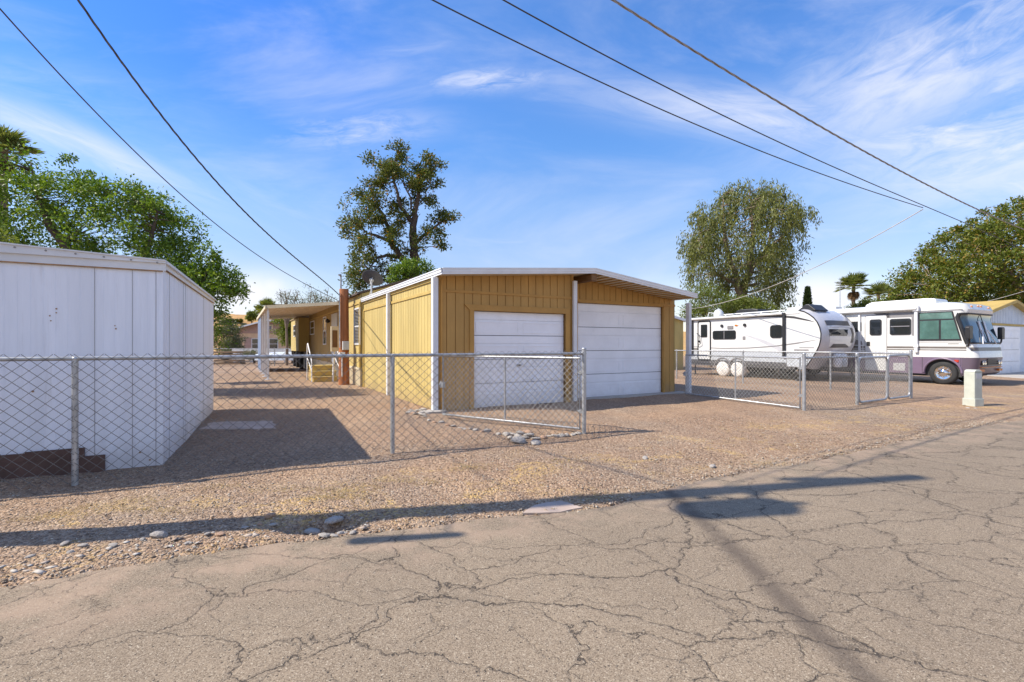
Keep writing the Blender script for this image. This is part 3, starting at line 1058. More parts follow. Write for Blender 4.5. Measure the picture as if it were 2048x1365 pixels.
def home_window(parent, y0, y1, z0, z1, blinds=False, x=-.001, fr=.05, name='window'):
    mb = MB()
    mb.box(x - .03, x, y0, y0 + fr, z0, z1)
    mb.box(x - .03, x, y1 - fr, y1, z0, z1)
    mb.box(x - .03, x, y0 + fr, y1 - fr, z0, z0 + fr)
    mb.box(x - .03, x, y0 + fr, y1 - fr, z1 - fr, z1)
    zm = (z0 + z1) / 2
    mb.box(x - .026, x, y0 + fr, y1 - fr, zm - .02, zm + .02)
    w = mb.build(name, M['white_metal'], parent)
    mb = MB()
    mb.box(x - .008, x, y0 + fr, y1 - fr, z0 + fr, zm - .02)
    mb.box(x - .008, x, y0 + fr, y1 - fr, zm + .02, z1 - fr)
    mb.build('pane', M['glass'], w)
    if blinds:
        mb = MB()
        z = z0 + fr + .02
        while z < z1 - fr - .02:
            if abs(z - zm) > .04:
                mb.box(x - .014, x - .009, y0 + fr + .02, y1 - fr - .02, z, z + .009)
            z += .05
        mb.build('blind', M['lightgrey'], w)
    return w


a, b = hpx(721, 607), hpx(709, 689)
home_window(home, a[0], b[0], 1.40, 2.66, True)
a, b = hpx(653, 629), hpx(647, 689)
home_window(home, a[0], b[0], 1.40, 2.72)
a, b = hpx(629, 640), hpx(621, 664)
home_window(home, a[0], b[0], 1.95, 2.70)
# door behind the panel, porch lamp and a notice
a, b = hpx(675, 640), hpx(664, 640)
mb = MB()
mb.box(-.03, 0, a[0], b[0], .66, 2.72)
dr = mb.build('door', M['lightgrey'], home)
mb = MB()
mb.ball((-.06, b[0] - .1, 1.65), .03)
mb.build('handle', M['chrome'], dr)
a = hpx(660, 639)
mb = MB()
mb.cyl((-.01, a[0], 2.45), (-.05, a[0], 2.45), .05)
mb.lathe([(.03, 0), (.085, .05), (.085, .13), (.03, .2)], (-.11, a[0], 2.36), (0, 0, 1), 14)
mb.build('porch_lamp', M['rv_black'], home, smooth=40)
# bay that stands out beyond the porch
y0 = LH + .02
mb = MB()
siding(mb, (-.55, 0, 0), Y_, -X_, y0, y0 + 4.6, 1.02, 2.95, 2.95, board=.3, gap=.012)
mb.cur = 0
mb.box(-.51, 3.5, y0, y0 + 4.6, 1.02, 2.95)
bay = mb.build('bay', SM, home)
mb = MB()
mb.box(-.62, 3.6, y0 - .05, y0 + 4.7, 2.952, 3.0)
mb.build('bay_roof', M['roof_tan'], bay)
home_window(bay, y0 + 1.6, y0 + 2.8, 1.9, 2.6, x=-.551)
mb = MB()
for yy in (y0 + .3, y0 + 2.3, y0 + 4.1):
    mb.box(-.45, -.25, yy, yy + .25, 0, 1.02)
mb.box(-.1, 0, y0, y0 + 4.5, 0, 1.0)
mb.build('pier', M['dark'], bay)

# patio awning
AW = P0 + V * 12.0 - U * 2.62
awn = thing('patio_awning', 'flat cream metal patio awning on a row of white posts along the mobile home', 'awning', AW, TH)
L_A = 10.7
mb = MB()
SK = 1.5
mb.hexa([(-.05, 0, 2.90), (2.52, -SK, 3.06), (2.52, L_A, 3.06), (-.05, L_A, 2.90), (-.05, 0, 2.96), (2.52, -SK, 3.12), (2.52, L_A, 3.12), (-.05, L_A, 2.96)])
for k in range(18):
    x = .05 + k * .14
    mb.bar((x, .02 - SK * (x + .05) / 2.57, 2.897 + (x + .05) / 2.57 * .16), (x, L_A - .02, 2.897 + (x + .05) / 2.57 * .16), .02, .015)
mb.build('roof', M['soffit'], awn)
mb = MB()
mb.prism([(-.07, -.03, 2.84), (2.5, -.03 - SK, 2.99), (2.5, -.03 - SK, 3.12), (-.07, -.03, 2.97)], (0, .027, 0))
mb.box(-.11, -.051, -.03, L_A, 2.84, 2.97)
mb.build('fascia', M['cream'], awn)
for k in range(6):
    y = .05 + k * 2.08
    mb = MB()
    mb.box(-.04, .04, y, y + .08, .02, 2.86)
    mb.box(-.02, .02, y - .005, y, .02, 2.86)
    mb.box(-.12, .12, y - .06, y + .16, .0, .025)
    mb.build('post', M['white_metal'], awn, bevel=.006)
mb = MB()
k = 0
while 6.3 + k * .2 < L_A - .1:
    mb.box(-.045 + (.012 if k % 2 else 0), .0, 6.3 + k * .2, 6.3 + (k + 1) * .2 - .002, .05, 2.84)
    k += 1
mb.build('side_panel', M['panel_blue'], awn)

# steps with rails at the porch
st = P0 + V * 9.75 - U * 1.22
stp = thing('porch_steps', 'yellow painted wooden porch steps with bent white handrails', 'steps', st, TH)
for k in range(3):
    mb = MB()
    mb.box(0, .85, k * .3, 1.3, k * .2 + .01, (k + 1) * .2 - .03)
    s_ = mb.build('riser', M['yellow_trim'], stp)
    mb = MB()
    mb.box(-.03, .88, k * .3 - .03, 1.3, (k + 1) * .2 - .03, (k + 1) * .2)
    mb.build('tread', M['yellow'], s_)
for x in (-.08, .94):
    mb = MB()
    mb.tube([(x, -.2, .02), (x, -.18, .75), (x, -.08, .88), (x, .05, .93), (x, 1.0, 1.45), (x, 1.12, 1.42), (x, 1.16, 1.3), (x, 1.16, .02)], .022)
    mb.tube([(x, -.18, .45), (x, 1.16, .9)], .015)
    mb.build('handrail', M['white_metal'], stp, smooth=50)

# electrical cabinet on a leg
ec = Vector((-6.74, 18.5, 0))
k = thing('electrical_cabinet', 'tall narrow cream and brown electrical cabinet on a pipe leg by the porch', 'cabinet', ec, TH)
mb = MB()
mb.box(-.13, .13, -.08, .08, 1.15, 2.1)
mb.box(-.135, .135, -.085, -.081, 1.2, 2.05)
c_ = mb.build('housing', M['cream'], k, bevel=.01)
mb = MB()
mb.box(-.09, .09, -.095, -.086, 1.3, 1.95)
mb.build('door', M['beam'], c_)
mb = MB()
mb.cyl((-.06, 0, 0), (-.02, 0, 1.15), .035)
mb.build('leg', M['white_metal'], k, smooth=40)

# stained timber service post
WP = g(688, 770)
wp = thing('service_post', 'thick reddish brown timber service post with meter box and mast', 'post', WP, TH)
mb = MB()
prof = []
mb.lathe([(.185, 0), (.178, .5), (.168, 1.4), (.160, 2.4), (.155, 3.32), (.148, 3.345)], (0, 0, 0), (0, 0, 1), 20)
mb.build('post', M['polewood'], wp, smooth=40)
mb = MB()
mb.tube([(-.10, .02, 3.3), (-.10, .02, 3.78)], .03)
mb.tube([(-.10, .02, 3.78), (-.12, -.02, 3.84), (-.18, -.06, 3.82)], .035)
mb.tube([(-.16, -.12, 1.3), (-.165, -.10, 3.2)], .022)
mb.build('mast_pipe', M['galv'], wp, smooth=40)
mb = MB()
mb.box(-.09, .12, -.30, -.17, 1.22, 1.52)
mb.box(-.08, .11, -.31, -.301, 1.24, 1.50)
mb.build('meter_box', M['lightgrey'], wp, bevel=.008)
mb = MB()
mb.box(-.20, -.02, -.33, -.19, 1.02, 1.14)
mb.cyl((-.11, -.26, .3), (-.11, -.26, 1.02), .02)
mb.build('junction_box', M['white_metal'], wp, bevel=.008)

# satellite dish on the garage roof
dp = P0 + U * .15 + V * 6.35
dish = thing('satellite_dish', 'dark grey satellite dish seen from behind on its bent roof mount', 'satellite dish', dp + Vector((0, 0, 2.95)), 0)
nrm = Vector((.10, .60, .72)).normalized()
cdish = Vector((0.0, 0, .62))
mb = MB()
s = nrm.orthogonal().normalized()
t = nrm.cross(s)
prof = [(.001, -.075), (.12, -.068), (.22, -.05), (.30, -.025), (.345, 0), (.352, .008), (.345, .012), (.30, -.012), (.2, -.045), (.001, -.062)]
mb.lathe(prof, cdish, nrm, 36, caps=False)
mb.build('reflector', M['dish'], dish, smooth=50)
mb = MB()
bk = cdish - nrm * .08
mb.tube([(.0, -.10, -.02), (.0, -.12, .3), (0, -.10, .42), tuple(bk)], .026)
mb.tube([(-.14, -.02, -.06), (-.01, -.12, .2)], .012)
mb.box(-.12, .12, -.2, -.02, -.06, -.035)
mb.lathe([(.07, 0), (.07, .05)], bk - nrm * .05, nrm, 14)
mb.build('mount', M['lightgrey'], dish, smooth=40)
mb = MB()
lo = cdish - Vector((0, 0, .3)) + nrm * .0
mb.tube([bk, cdish + Vector((0, -.25, -.22)), cdish + nrm * .45 + Vector((0, -.28, -.18))], .014)
mb.box(-.05, .05, -.05 + .0, .05, .80, .88)
mb.build('feed_arm', M['lightgrey'], dish)

# ------------------------------------------------------------ white shed
S0 = g(326, 929.5)
VS = Vector((-math.sin(R(26)), math.cos(R(26)), 0))
SL, SW = 5.25, 4.2
shed = thing('white_shed', 'white sheet metal shed with a low roof, standing closest to the road behind the fence', 'shed', S0)
A0 = Vector((0, 0, 0)); A1 = VS * SL; B0 = -U * SW; B1 = B0 + VS * SL


def zt(p):   # roof line: highest over the middle of the gable
    q = -p.dot(U)
    return 2.36 + .045 * (q if q < 2.1 else 4.2 - q)


mb = MB()
ft = [A0, A1, B1, B0]
mid = -U * 2.1
mb.prism([A0 + Z_ * -.05, A1 + Z_ * -.05, B1 + Z_ * -.05, B0 + Z_ * -.05], (0, 0, 2.36))
mb.prism([A0 + Z_ * 2.3, B0 + Z_ * 2.3, mid + Z_ * 2.45], VS * SL)
nF = Vector((U.y, -U.x, 0))
nS = Vector((VS.y, -VS.x, 0))
k = 0
while k * .10 < SW - .05:                       # shallow pressed ribs of the sheet
    q = -U * (k * .10 + .05)
    mb.bar(q + nF * .001, q + nF * .001 + Z_ * 2.28, .012, .004, up=nF)
    k += 1
k = 0
while k * .10 < SL - .05:
    q = VS * (k * .10 + .05)
    mb.bar(q + nS * .001, q + nS * .001 + Z_ * 2.26, .012, .004, up=nS)
    k += 1
mb.build('wall', M['shed'], shed)
mb = MB()
for q in (.285, .618, .067, 1.65, 2.7):
    p = -U * q
    mb.bar(p + nF * .004, p + nF * .004 + Z_ * 2.25, .0035, .003, up=nF)
for q in (.36, 1.385, 1.56, 3.6):
    p = VS * q
    mb.bar(p + nS * .004, p + nS * .004 + Z_ * 2.28, .0045, .003, up=nS)
mb.build('seam', M['rv_grey'], shed)
mb = MB()
for (q0, q1) in ((-.03, 2.1), (2.1, SW + .05)):
    for (lo, hi, off) in ((.0, .125, .02), (.085, .13, .045)):
        a, b = -U * q0, -U * q1
        za, zb = 2.265 + .055 * (q0 if q0 <= 2.1 else SW - q0), 2.265 + .055 * (q1 if q1 <= 2.1 else SW - q1)
        a1 = a + nF * off; b1 = b + nF * off; a2 = a + nF * .003; b2 = b + nF * .003
        hi0 = hi - .015
        mb.hexa([a1 + Z_ * (za + lo), b1 + Z_ * (za + lo), b2 + Z_ * (za + lo), a2 + Z_ * (za + lo),
                 a1 + Z_ * (za + hi0 + .0), b1 + Z_ * (zb + hi0), b2 + Z_ * (zb + hi0), a2 + Z_ * (za + hi0)])
for (lo, hi, off) in ((2.29, 2.37, .02), (2.345, 2.375, .05)):
    a, b = A0, A1
    mb.hexa([a + nS * .003 + Z_ * lo, b + nS * .003 + Z_ * lo, b + nS * off + Z_ * lo, a + nS * off + Z_ * lo,
             a + nS * .003 + Z_ * hi, b + nS * .003 + Z_ * hi, b + nS * off + Z_ * hi, a + nS * off + Z_ * hi])
mb.build('roof_trim', M['white_metal'], shed)
mb = MB()
for q0 in np.arange(.0, SW, .24):
    a = -U * (q0 + .05)
    mb.cyl(a + nF * .046 + Z_ * (2.35 + .05 * min(q0, SW - q0)), a + nF * .052 + Z_ * (2.35 + .05 * min(q0, SW - q0)), .010, n=8)
mb.build('bolt', M['rv_grey'], shed)
mb = MB()
mb.prism([A0 + nF * .006 + Z_ * 2.252, B0 + nF * .006 + Z_ * 2.252, B0 + nF * .006 + Z_ * 2.264, A0 + nF * .006 + Z_ * 2.264], nF * .018)
mb.prism([A0 + nS * .006 + Z_ * 2.278, A1 + nS * .006 + Z_ * 2.278, A1 + nS * .006 + Z_ * 2.288, A0 + nS * .006 + Z_ * 2.288], nS * .016)
mb.build('rusty_edge', M['rust'], shed)
mb = MB()
o = .06
m0, m1 = mid + nF * o + Z_ * 2.47, mid - nF * 0 + VS * (SL + .03) + Z_ * 2.47
a0, a1 = U * .03 + nF * o + Z_ * 2.372, A1 + U * .03 + Z_ * 2.372
b0, b1 = B0 - U * .05 + nF * o + Z_ * 2.372, B1 - U * .05 + Z_ * 2.372
mb.prism([a0, m0, m1, a1], (0, 0, .015))
mb.prism([m0 + Vector((0, 0, .001)), b0, b1, m1 + Vector((0, 0, .001))], (0, 0, .015))
mb.build('roof', M['white_metal'], shed)


def sk(mb, q0, q1, z0, z1, off):
    a, b = -U * q0 + nF * .006, -U * q1 + nF * .006
    mb.prism([a + Z_ * z0, b + Z_ * z0, b + Z_ * z1, a + Z_ * z1], nF * off)


mb = MB()
sk(mb, .525, 3.6, -.03, .178, .03)
sk(mb, .70, 1.18, .179, .275, .026)
sk(mb, 1.18, 3.6, .179, .262, .028)
mb.build('skirting', M['brown'], shed)
mb = MB()
r_ = random.Random(4)
for (px, py) in [(100, 632), (102, 642), (113, 618), (113, 626), (230, 652), (232, 658), (66, 783), (280, 905), (300, 920)]:
    kk = (px - 1024) / F
    t = (kk * S0.y - S0.x) / (-U.x + kk * U.y)
    z = H + (HZ - py) * (S0.y - t * U.y) / F
    p = -U * t + Z_ * z
    mb.cyl(p + nF * .004, p + nF * .008, r_.uniform(.006, .012), n=7)
mb.build('chip_mark', M['rust'], shed)
# ------------------------------------------------------------ vehicles: local y runs back from the nose, x across
def rrect(y0, y1, z0, z1, r, n=5):
    out = []
    for (cy, cz, a0) in ((y1 - r, z1 - r, 0), (y0 + r, z1 - r, 90), (y0 + r, z0 + r, 180), (y1 - r, z0 + r, 270)):
        for i in range(n + 1):
            a = R(a0 + 90 * i / n)
            out.append((cy + r * math.cos(a), cz + r * math.sin(a)))
    return out


def side_window(parent, y0, y1, z0, z1, r=.09, x=0.0, pane='glass', bars=(), fr=.035, frame='rv_black', name='window'):
    mb = MB()
    mb.prism([(x - .022, p, q) for p, q in rrect(y0, y1, z0, z1, r)], (.022, 0, 0))
    w = mb.build(name, M[frame], parent)
    mb = MB()
    mb.prism([(x - .026, p, q) for p, q in rrect(y0 + fr, y1 - fr, z0 + fr, z1 - fr, max(.02, r - fr))], (.003, 0, 0))
    mb.build('pane', M[pane], w)
    if bars:
        mb = MB()
        for (p0, q0, p1, q1) in bars:
            mb.bar((x - .028, p0, q0), (x - .028, p1, q1), .03, .006, up=(1, 0, 0))
        mb.build('bar', M['rv_grey'], w)
    return w


def ribbon(mb, pts, x, th=.004):
    """flat stripe on the near side; pts = (y, z, width)"""
    for i in range(len(pts) - 1):
        (y0, z0, w0), (y1, z1, w1) = pts[i], pts[i + 1]
        mb.prism([(x, y0, z0 - w0 / 2), (x, y1, z1 - w1 / 2), (x, y1, z1 + w1 / 2), (x, y0, z0 + w0 / 2)], (-th, 0, 0))


def wheel(parent, y, x, r, w, rim='chrome', side=-1, rust=False):
    """outer face at x, facing side"""
    mb = MB()
    o = Vector((x - side * w, y, r))
    ax = Vector((side, 0, 0))
    mb.lathe([(r * .55, 0), (r * .86, 0), (r * .97, w * .1), (r, w * .22), (r, w * .78), (r * .97, w * .9), (r * .86, w), (r * .62, w * .97), (r * .60, w * .8)], o, ax, 36)
    t = mb.build('wheel', M['rubber'], parent, smooth=40)
    mb = MB()
    mb.lathe([(r * .60, w * .80), (r * .60, w * .95), (r * .565, w * .955), (r * .53, w * .86), (r * .38, w * .80), (r * .30, w * .93), (r * .24, w * 1.04), (r * .12, w * 1.08), (.001, w * 1.09)], o, ax, 36, caps=False)
    for i in range(8):
        a = i * math.pi / 4
        p = o + ax * w * .84 + Vector((0, math.cos(a), math.sin(a))) * r * .40
        mb.lathe([(r * .06, 0), (r * .055, w * .08), (.001, w * .1)], p, ax, 8)
    mb.build('rim', M[rim], t, smooth=45)
    return t


# ---- motorhome
MC = Vector((15.6, 16.3, 0))
mh = thing('motorhome', 'white motorhome with mauve lower body and big windshield, parked nose to the road', 'motorhome', MC, TH)
WID, LEN = 2.4, 9.2


def foot(yf, r, x0=0.0, x1=WID, n=8, back=LEN):
    out = [(x0, back)]
    for i in range(n + 1):
        a = R(180 + 90 * i / n)
        out.append((x0 + r + r * math.cos(a), yf + r + r * math.sin(a)))
    for i in range(n + 1):
        a = R(270 + 90 * i / n)
        out.append((x1 - r + r * math.cos(a), yf + r + r * math.sin(a)))
    out.append((x1, back))
    return out


def loft(mb, levels, cap=True):
    rows = []
    for (z, pts) in levels:
        rows.append([(x, y, z) for x, y in pts])
    n = len(rows[0])
    vs = [p for r in rows for p in r]
    fs = []
    for i in range(len(rows) - 1):
        fs += [(i * n + j, i * n + (j + 1) % n, (i + 1) * n + (j + 1) % n, (i + 1) * n + j) for j in range(n)]
    if cap:
        fs += [tuple(range(n))[::-1], tuple(range((len(rows) - 1) * n, len(rows) * n))]
    mb.add(vs, fs)


def yf(z):
    zs = [.30, .42, .95, 1.40, 1.50, 2.42, 2.50, 2.62, 2.78, 2.88, 2.93]
    ys = [.26, .08, .0, .08, .12, .38, .28, .26, .34, .55, .85]
    return float(np.interp(z, zs, ys))


RC = .24
mb = MB()
loft(mb, [(z, foot(yf(z), RC, 0, WID)) for z in (.96, 1.05, 1.40, 1.50, 2.42, 2.50, 2.62, 2.78)] +
     [(2.86, foot(yf(2.86), .34, .06, WID - .06)), (2.90, foot(.75, .30, .20, WID - .2))])
mb.build('body', M['rv_white'], mh, smooth=32)
# dark chassis core and mauve lower panels with a wheel arch
mb = MB()
mb.box(.10, WID - .1, .45, LEN - .1, .28, .955)
mb.build('chassis', M['dark'], mh)


def arch_panel(ya, yb, zlo, zhi, wheels, r, zc):
    pts = [(ya, zhi), (ya, zlo)]
    for yc in wheels:
        a0 = math.asin(max(-1, min(1, (zlo - zc) / r)))
        for i in range(15):
            a = (math.pi - a0) - (math.pi - 2 * a0) * i / 14
            pts.append((yc + r * math.cos(a), zc + r * math.sin(a)))
    pts += [(yb, zlo), (yb, zhi)]
    return pts


mb = MB()
for x0 in (0.0, WID - .05):
    mb.prism([(x0, p, q) for p, q in arch_panel(.42, LEN, .36, .955, (.95, 6.6), .50, .42)], (.05, 0, 0))
low = mb.build('lower_panel', M['rv_purple'], mh)
mb = MB()
pts = []
for i in range(17):
    a = math.pi * i / 16
    pts.append((-.012, .95 + .535 * math.cos(a), .42 + .50 * math.sin(a)))
mb.tube(pts, .035, 8)
mb.build('arch_trim', M['rv_purple'], low, smooth=60)
mb = MB()
for yy in (.44, 1.52, 2.6, 4.0):
    mb.box(-.003, 0, yy, yy + .012, .37, .95)
mb.build('panel_gap', M['dark'], low)
mb = MB()
loft(mb, [(z, [p for p in foot(yf(z), RC, .0, WID, back=.42)]) for z in (.34, .42, .60, .80, .955)])
nose = mb.build('front_bumper', M['rv_purple_dark'], mh, smooth=35)


def front_patch(mb, z0, z1, i0, i1, off, nz=4, r=RC):
    """a piece of the rounded nose between two corner steps, pushed out by off"""
    rows = []
    for k in range(nz + 1):
        z = z0 + (z1 - z0) * k / nz
        f_ = foot(yf(z) - off, r, -off, WID + off)
        rows.append([(x, y, z) for x, y in f_[i0:i1]])
    n = len(rows[0])
    mb.add([p for rr in rows for p in rr], [(i * n + j, i * n + j + 1, (i + 1) * n + j + 1, (i + 1) * n + j) for i in range(nz) for j in range(n - 1)])


mb = MB()
front_patch(mb, 1.46, 2.46, 2, 18, .012, 6)
ws = mb.build('windshield', M['windshield'], mh, smooth=60)
mb = MB()
for i in (2, 17):
    pts = []
    for k in range(9):
        z = 1.44 + 1.04 * k / 8
        x, y = foot(yf(z) - .02, RC, -.02, WID + .02)[i]
        pts.append((x, y, z))
    mb.tube(pts, .065 if i == 2 else .03, 8)
for z in (1.46, 2.47):
    pts = [(x, y, z) for x, y in foot(yf(z) - .016, RC, -.016, WID + .016)[2:18]]
    mb.tube(pts, .028, 6)
mb.tube([(1.2, yf(1.46) - .02, 1.46), (1.2, yf(2.46) - .02, 2.46)], .012, 6)
mb.build('frame', M['rv_black'], ws, smooth=50)
mb = MB()
for (xa, xb, xc) in ((.55, .95, .95), (1.75, 1.40, 1.40)):
    mb.tube([(xa, yf(1.42) - .05, 1.42), (xb, yf(1.9) - .06, 1.92)], .016)
    mb.bar((xc - .03, yf(1.62) - .05, 1.50), (xc + .0, yf(2.25) - .05, 2.22), .07, .03)
mb.build('wiper', M['white_metal'], mh)
# side glass of the cab
mb = MB()
mb.prism([(-.022, p, q) for p, q in ((.42, 1.55), (1.63, 1.55), (1.63, 2.57), (.66, 2.57))], (.022, 0, 0))
w = mb.build('window', M['rv_black'], mh)
for quad in (((.47, 1.60), (.98, 1.60), (.98, 2.26), (.63, 2.26)), ((1.04, 1.60), (1.59, 1.60), (1.59, 2.26), (1.04, 2.26)), ((.645, 2.31), (1.59, 2.31), (1.59, 2.53), (.69, 2.53))):
    mb = MB()
    mb.prism([(-.026, p, q) for p, q in quad], (.003, 0, 0))
    mb.build('pane', M['glass_green'], w)
side_window(mh, 1.86, 2.53, 1.77, 2.375, r=.07, bars=((1.9, 2.09, 2.5, 2.09),))
side_window(mh, 3.50, 4.0, 1.92, 2.33, r=.06)
side_window(mh, 4.6, 5.6, 1.85, 2.35, r=.06)
# entry door
mb = MB()
mb.prism([(-.008, p, q) for p, q in rrect(2.64, 3.36, .42, 2.53, .07)], (.008, 0, 0))
dr = mb.build('door', M['rv_white'], mh)
mb = MB()
rr = rrect(2.63, 3.37, .41, 2.54, .075)
mb.tube([(-.006, p, q) for p, q in rr], .008, 6, closed=True)
mb.build('seal', M['rv_grey'], dr)
side_window(dr, 2.80, 3.20, 1.77, 2.385, r=.07, x=-.009)
mb = MB()
mb.box(-.03, -.009, 3.20, 3.31, 1.36, 1.52)
mb.build('latch', M['rv_black'], dr)
mb = MB()
mb.tube([(-.06, 3.42, 1.15), (-.07, 3.42, 1.5), (-.01, 3.42, 1.72)], .012)
mb.tube([(-.01, 3.42, 1.15), (-.06, 3.42, 1.15)], .012)
mb.build('grab_handle', M['white_metal'], mh)
# stripes
mb = MB()
ribbon(mb, [(.30, 1.30, .07), (LEN, 1.33, .07)], -.001)
ribbon(mb, [(.30, 1.215, .035), (LEN, 1.245, .035)], -.001)
mb.build('stripe', M['rv_taupe'], mh)
mb = MB()
front_patch(mb, 1.19, 1.31, 3, 17, .004, 1)
mb.build('stripe', M['rv_taupe'], mh)
mb = MB()
mb.prism([(-.003, p, q) for p, q in ((1.66, 1.70), (1.66, 2.62), (3.10, 2.62), (2.70, 2.42), (1.845, 2.42), (1.845, 1.74))], (.003, 0, 0))
mb.prism([(-.003, p, q) for p, q in ((2.545, 2.42), (2.545, 2.62), (3.10, 2.62), (2.75, 2.43))], (.003, 0, 0))
mb.prism([(-.003, p, q) for p, q in ((3.5, 1.55), (4.4, 1.80), (LEN, 1.8), (LEN, 1.40), (3.45, 1.40))], (.003, 0, 0))
mb.build('grey_panel', M['rv_grey'], mh)
mb = MB()
mb.box(-.004, 0, .50, .80, 1.42, 1.445)
mb.box(-.004, 0, .42, 1.62, 1.485, 1.495)
mb.build('name_strip', M['rv_taupe'], mh)
# awning on the side
mb = MB()
mb.cyl((-.09, 1.66, 2.72), (-.09, 6.6, 2.72), .075, n=16)
mb.box(-.03, .0, 1.6, 6.6, 2.63, 2.80)
aw = mb.build('awning', M['rv_white'], mh, smooth=40)
mb = MB()
mb.box(-.085, -.02, 1.64, 1.74, 1.12, 2.70)
mb.box(-.10, -.015, 1.62, 1.76, 1.30, 1.40)
mb.box(-.12, -.015, 1.60, 1.78, 2.62, 2.82)
mb.box(-.06, -.005, 3.52, 3.60, 1.12, 2.66)
mb.build('arm', M['white_metal'], aw, bevel=.008)
mb = MB()
mb.box(-.02, 0, .40, 1.60, 2.60, 2.625)
mb.build('gutter', M['rv_grey'], mh)
# roof
mb = MB()
prof = [(1.25, 2.885), (1.25, 3.02), (1.30, 3.08), (1.6, 3.10), (3.3, 3.09), (3.5, 3.0), (3.55, 2.885)]
mb.prism([(.35, p, q) for p, q in prof], (1.0, 0, 0))
mb.build('roof_unit', M['rv_white'], mh, bevel=.03)
mb = MB()
mb.box(.5, 1.0, 4.7, 5.3, 2.88, 3.02)
mb.box(.6, 1.4, 6.0, 6.9, 2.88, 3.12)
mb.build('roof_vent', M['lightgrey'], mh, bevel=.03)
mb = MB()
mb.tube([(.9, 4.62, 2.88), (.9, 4.62, 3.02), (1.3, 4.62, 3.1)], .02)
mb.build('antenna', M['lightgrey'], mh)
# lamps
for (xx, zz) in ((.45, 2.72), (1.05, 2.75), (1.30, 2.75), (1.95, 2.72)):
    mb = MB()
    mb.box(xx - .05, xx + .05, yf(zz) - .025, yf(zz) + .02, zz - .03, zz + .03)
    mb.build('marker_lamp', M['amber'], mh, bevel=.006)
for xa in (.32, 1.72):
    mb = MB()
    mb.box(xa, xa + .36, -.012, .05, .70, .86)
    h_ = mb.build('headlight', M['glass'], mh, bevel=.01)
    mb = MB()
    for dx_ in (.09, .27):
        mb.lathe([(.068, 0), (.06, .01), (.02, .004), (.001, .003)], (xa + dx_, -.012, .78), (0, -1, 0), 14)
    mb.build('lens', M['chrome'], h_)
mb = MB()
for z in (.70, .76, .82, .88):
    mb.box(.78, 1.64, -.02, .03, z, z + .035)
mb.build('grille', M['rv_black'], mh)
mb = MB()
mb.box(.30, 2.1, -.008, .1, .62, .645)
for xa in (.25, 1.85):
    mb.box(xa, xa + .3, .0, .08, .48, .56)
mb.build('turn_signal', M['amber'], mh)
mb = MB()
mb.box(-.02, .0, .50, .62, .80, .88)
mb.build('side_marker', M['red'], mh)
# mirrors
for (sx, x0) in ((-1, 0.02), (1, WID - .02)):
    mb = MB()
    mb.tube([(x0, .30, 1.36), (x0 + sx * .12, .22, 1.36), (x0 + sx * .22, .16, 1.50), (x0 + sx * .24, .15, 1.66)], .03)
    mb.prism([(x0 + sx * .13, p, q) for p, q in ()] or [(x0 + sx * .12, .10, 1.60), (x0 + sx * .36, .10, 1.60), (x0 + sx * .38, .10, 1.98), (x0 + sx * .32, .10, 2.04), (x0 + sx * .14, .10, 2.04), (x0 + sx * .10, .10, 1.98)], (0, .13, 0))
    mb.build('mirror', M['rv_black'], mh, bevel=.015, smooth=40)
wheel(mh, .95, .03, .41, .26)
wheel(mh, 6.6, .03, .41, .26)
wheel(mh, .95, WID - .03, .41, .26, side=1)
wheel(mh, 6.6, WID - .03, .41, .26, side=1)
mb = MB()
mb.box(-.006, 0, 2.05, 2.42, .44, .72)
for i in range(6):
    mb.box(-.012, -.006, 2.07, 2.40, .47 + i * .04, .49 + i * .04)
mb.build('access_panel', M['lightgrey'], mh)

# ---- travel trailer
TN = Vector((11.41, 17.98, 0))
tt = thing('travel_trailer', 'white travel trailer with grey swooshes, rounded silver nose and covered wheels', 'travel trailer', TN, TH)
TW, TL = 2.42, 6.12
nose_c = [(.62, 2.665), (.44, 2.56), (.27, 2.42), (.14, 2.25), (.05, 2.05), (.0, 1.82), (.01, 1.6), (.06, 1.38), (.15, 1.18), (.28, .95), (.43, .72), (.58, .52)]
prof = [(TL, .62), (TL, 2.62), (TL - .04, 2.66), (.80, 2.70)] + nose_c + [(1.25, .54)]
mb = MB()
mb.prism([(0, p, q) for p, q in prof], (TW, 0, 0))
mb.build('body', M['rv_white'], tt)
mb = MB()
prof_low = [(TL, .62), (TL, 1.10), (.195, 1.10), (.28, .95), (.43, .72), (.58, .52), (1.25, .54)]
mb.prism([(-.004, p, q) for p, q in prof_low], (.004, 0, 0))
mb.build('lower_panel', M['rv_lower'], tt)
mb = MB()
mb.prism([(-.007, p, q) for p, q in ((TL, .56), (TL, .72), (5.0, .72), (1.3, .70), (1.25, .54))], (.007, 0, 0))
mb.box(.02, TW - .02, 1.0, TL - .02, .46, .615)
mb.build('underbody', M['rv_under'], tt)


def cap_strip(mb, pts, x0, x1, off, nx=6):
    n = len(pts)
    vs = []
    for i, (p, q) in enumerate(pts):
        a = pts[max(i - 1, 0)]; b = pts[min(i + 1, n - 1)]
        tx, tz = b[0] - a[0], b[1] - a[1]
        L = math.hypot(tx, tz)
        ny, nz = tz / L, -tx / L
        if ny > 0 and p < .3 and False:
            ny, nz = -ny, -nz
        for k in range(nx + 1):
            s = k / nx
            bulge = .10 * (1 - (2 * s - 1) ** 4)          # the nose is gently domed across
            vs.append((x0 + (x1 - x0) * s, p + ny * (off + bulge * (x1 - x0) / TW), q + nz * (off + bulge * (x1 - x0) / TW)))
    w = nx + 1
    mb.add(vs, [(i * w + k, i * w + k + 1, (i + 1) * w + k + 1, (i + 1) * w + k) for i in range(n - 1) for k in range(nx)])


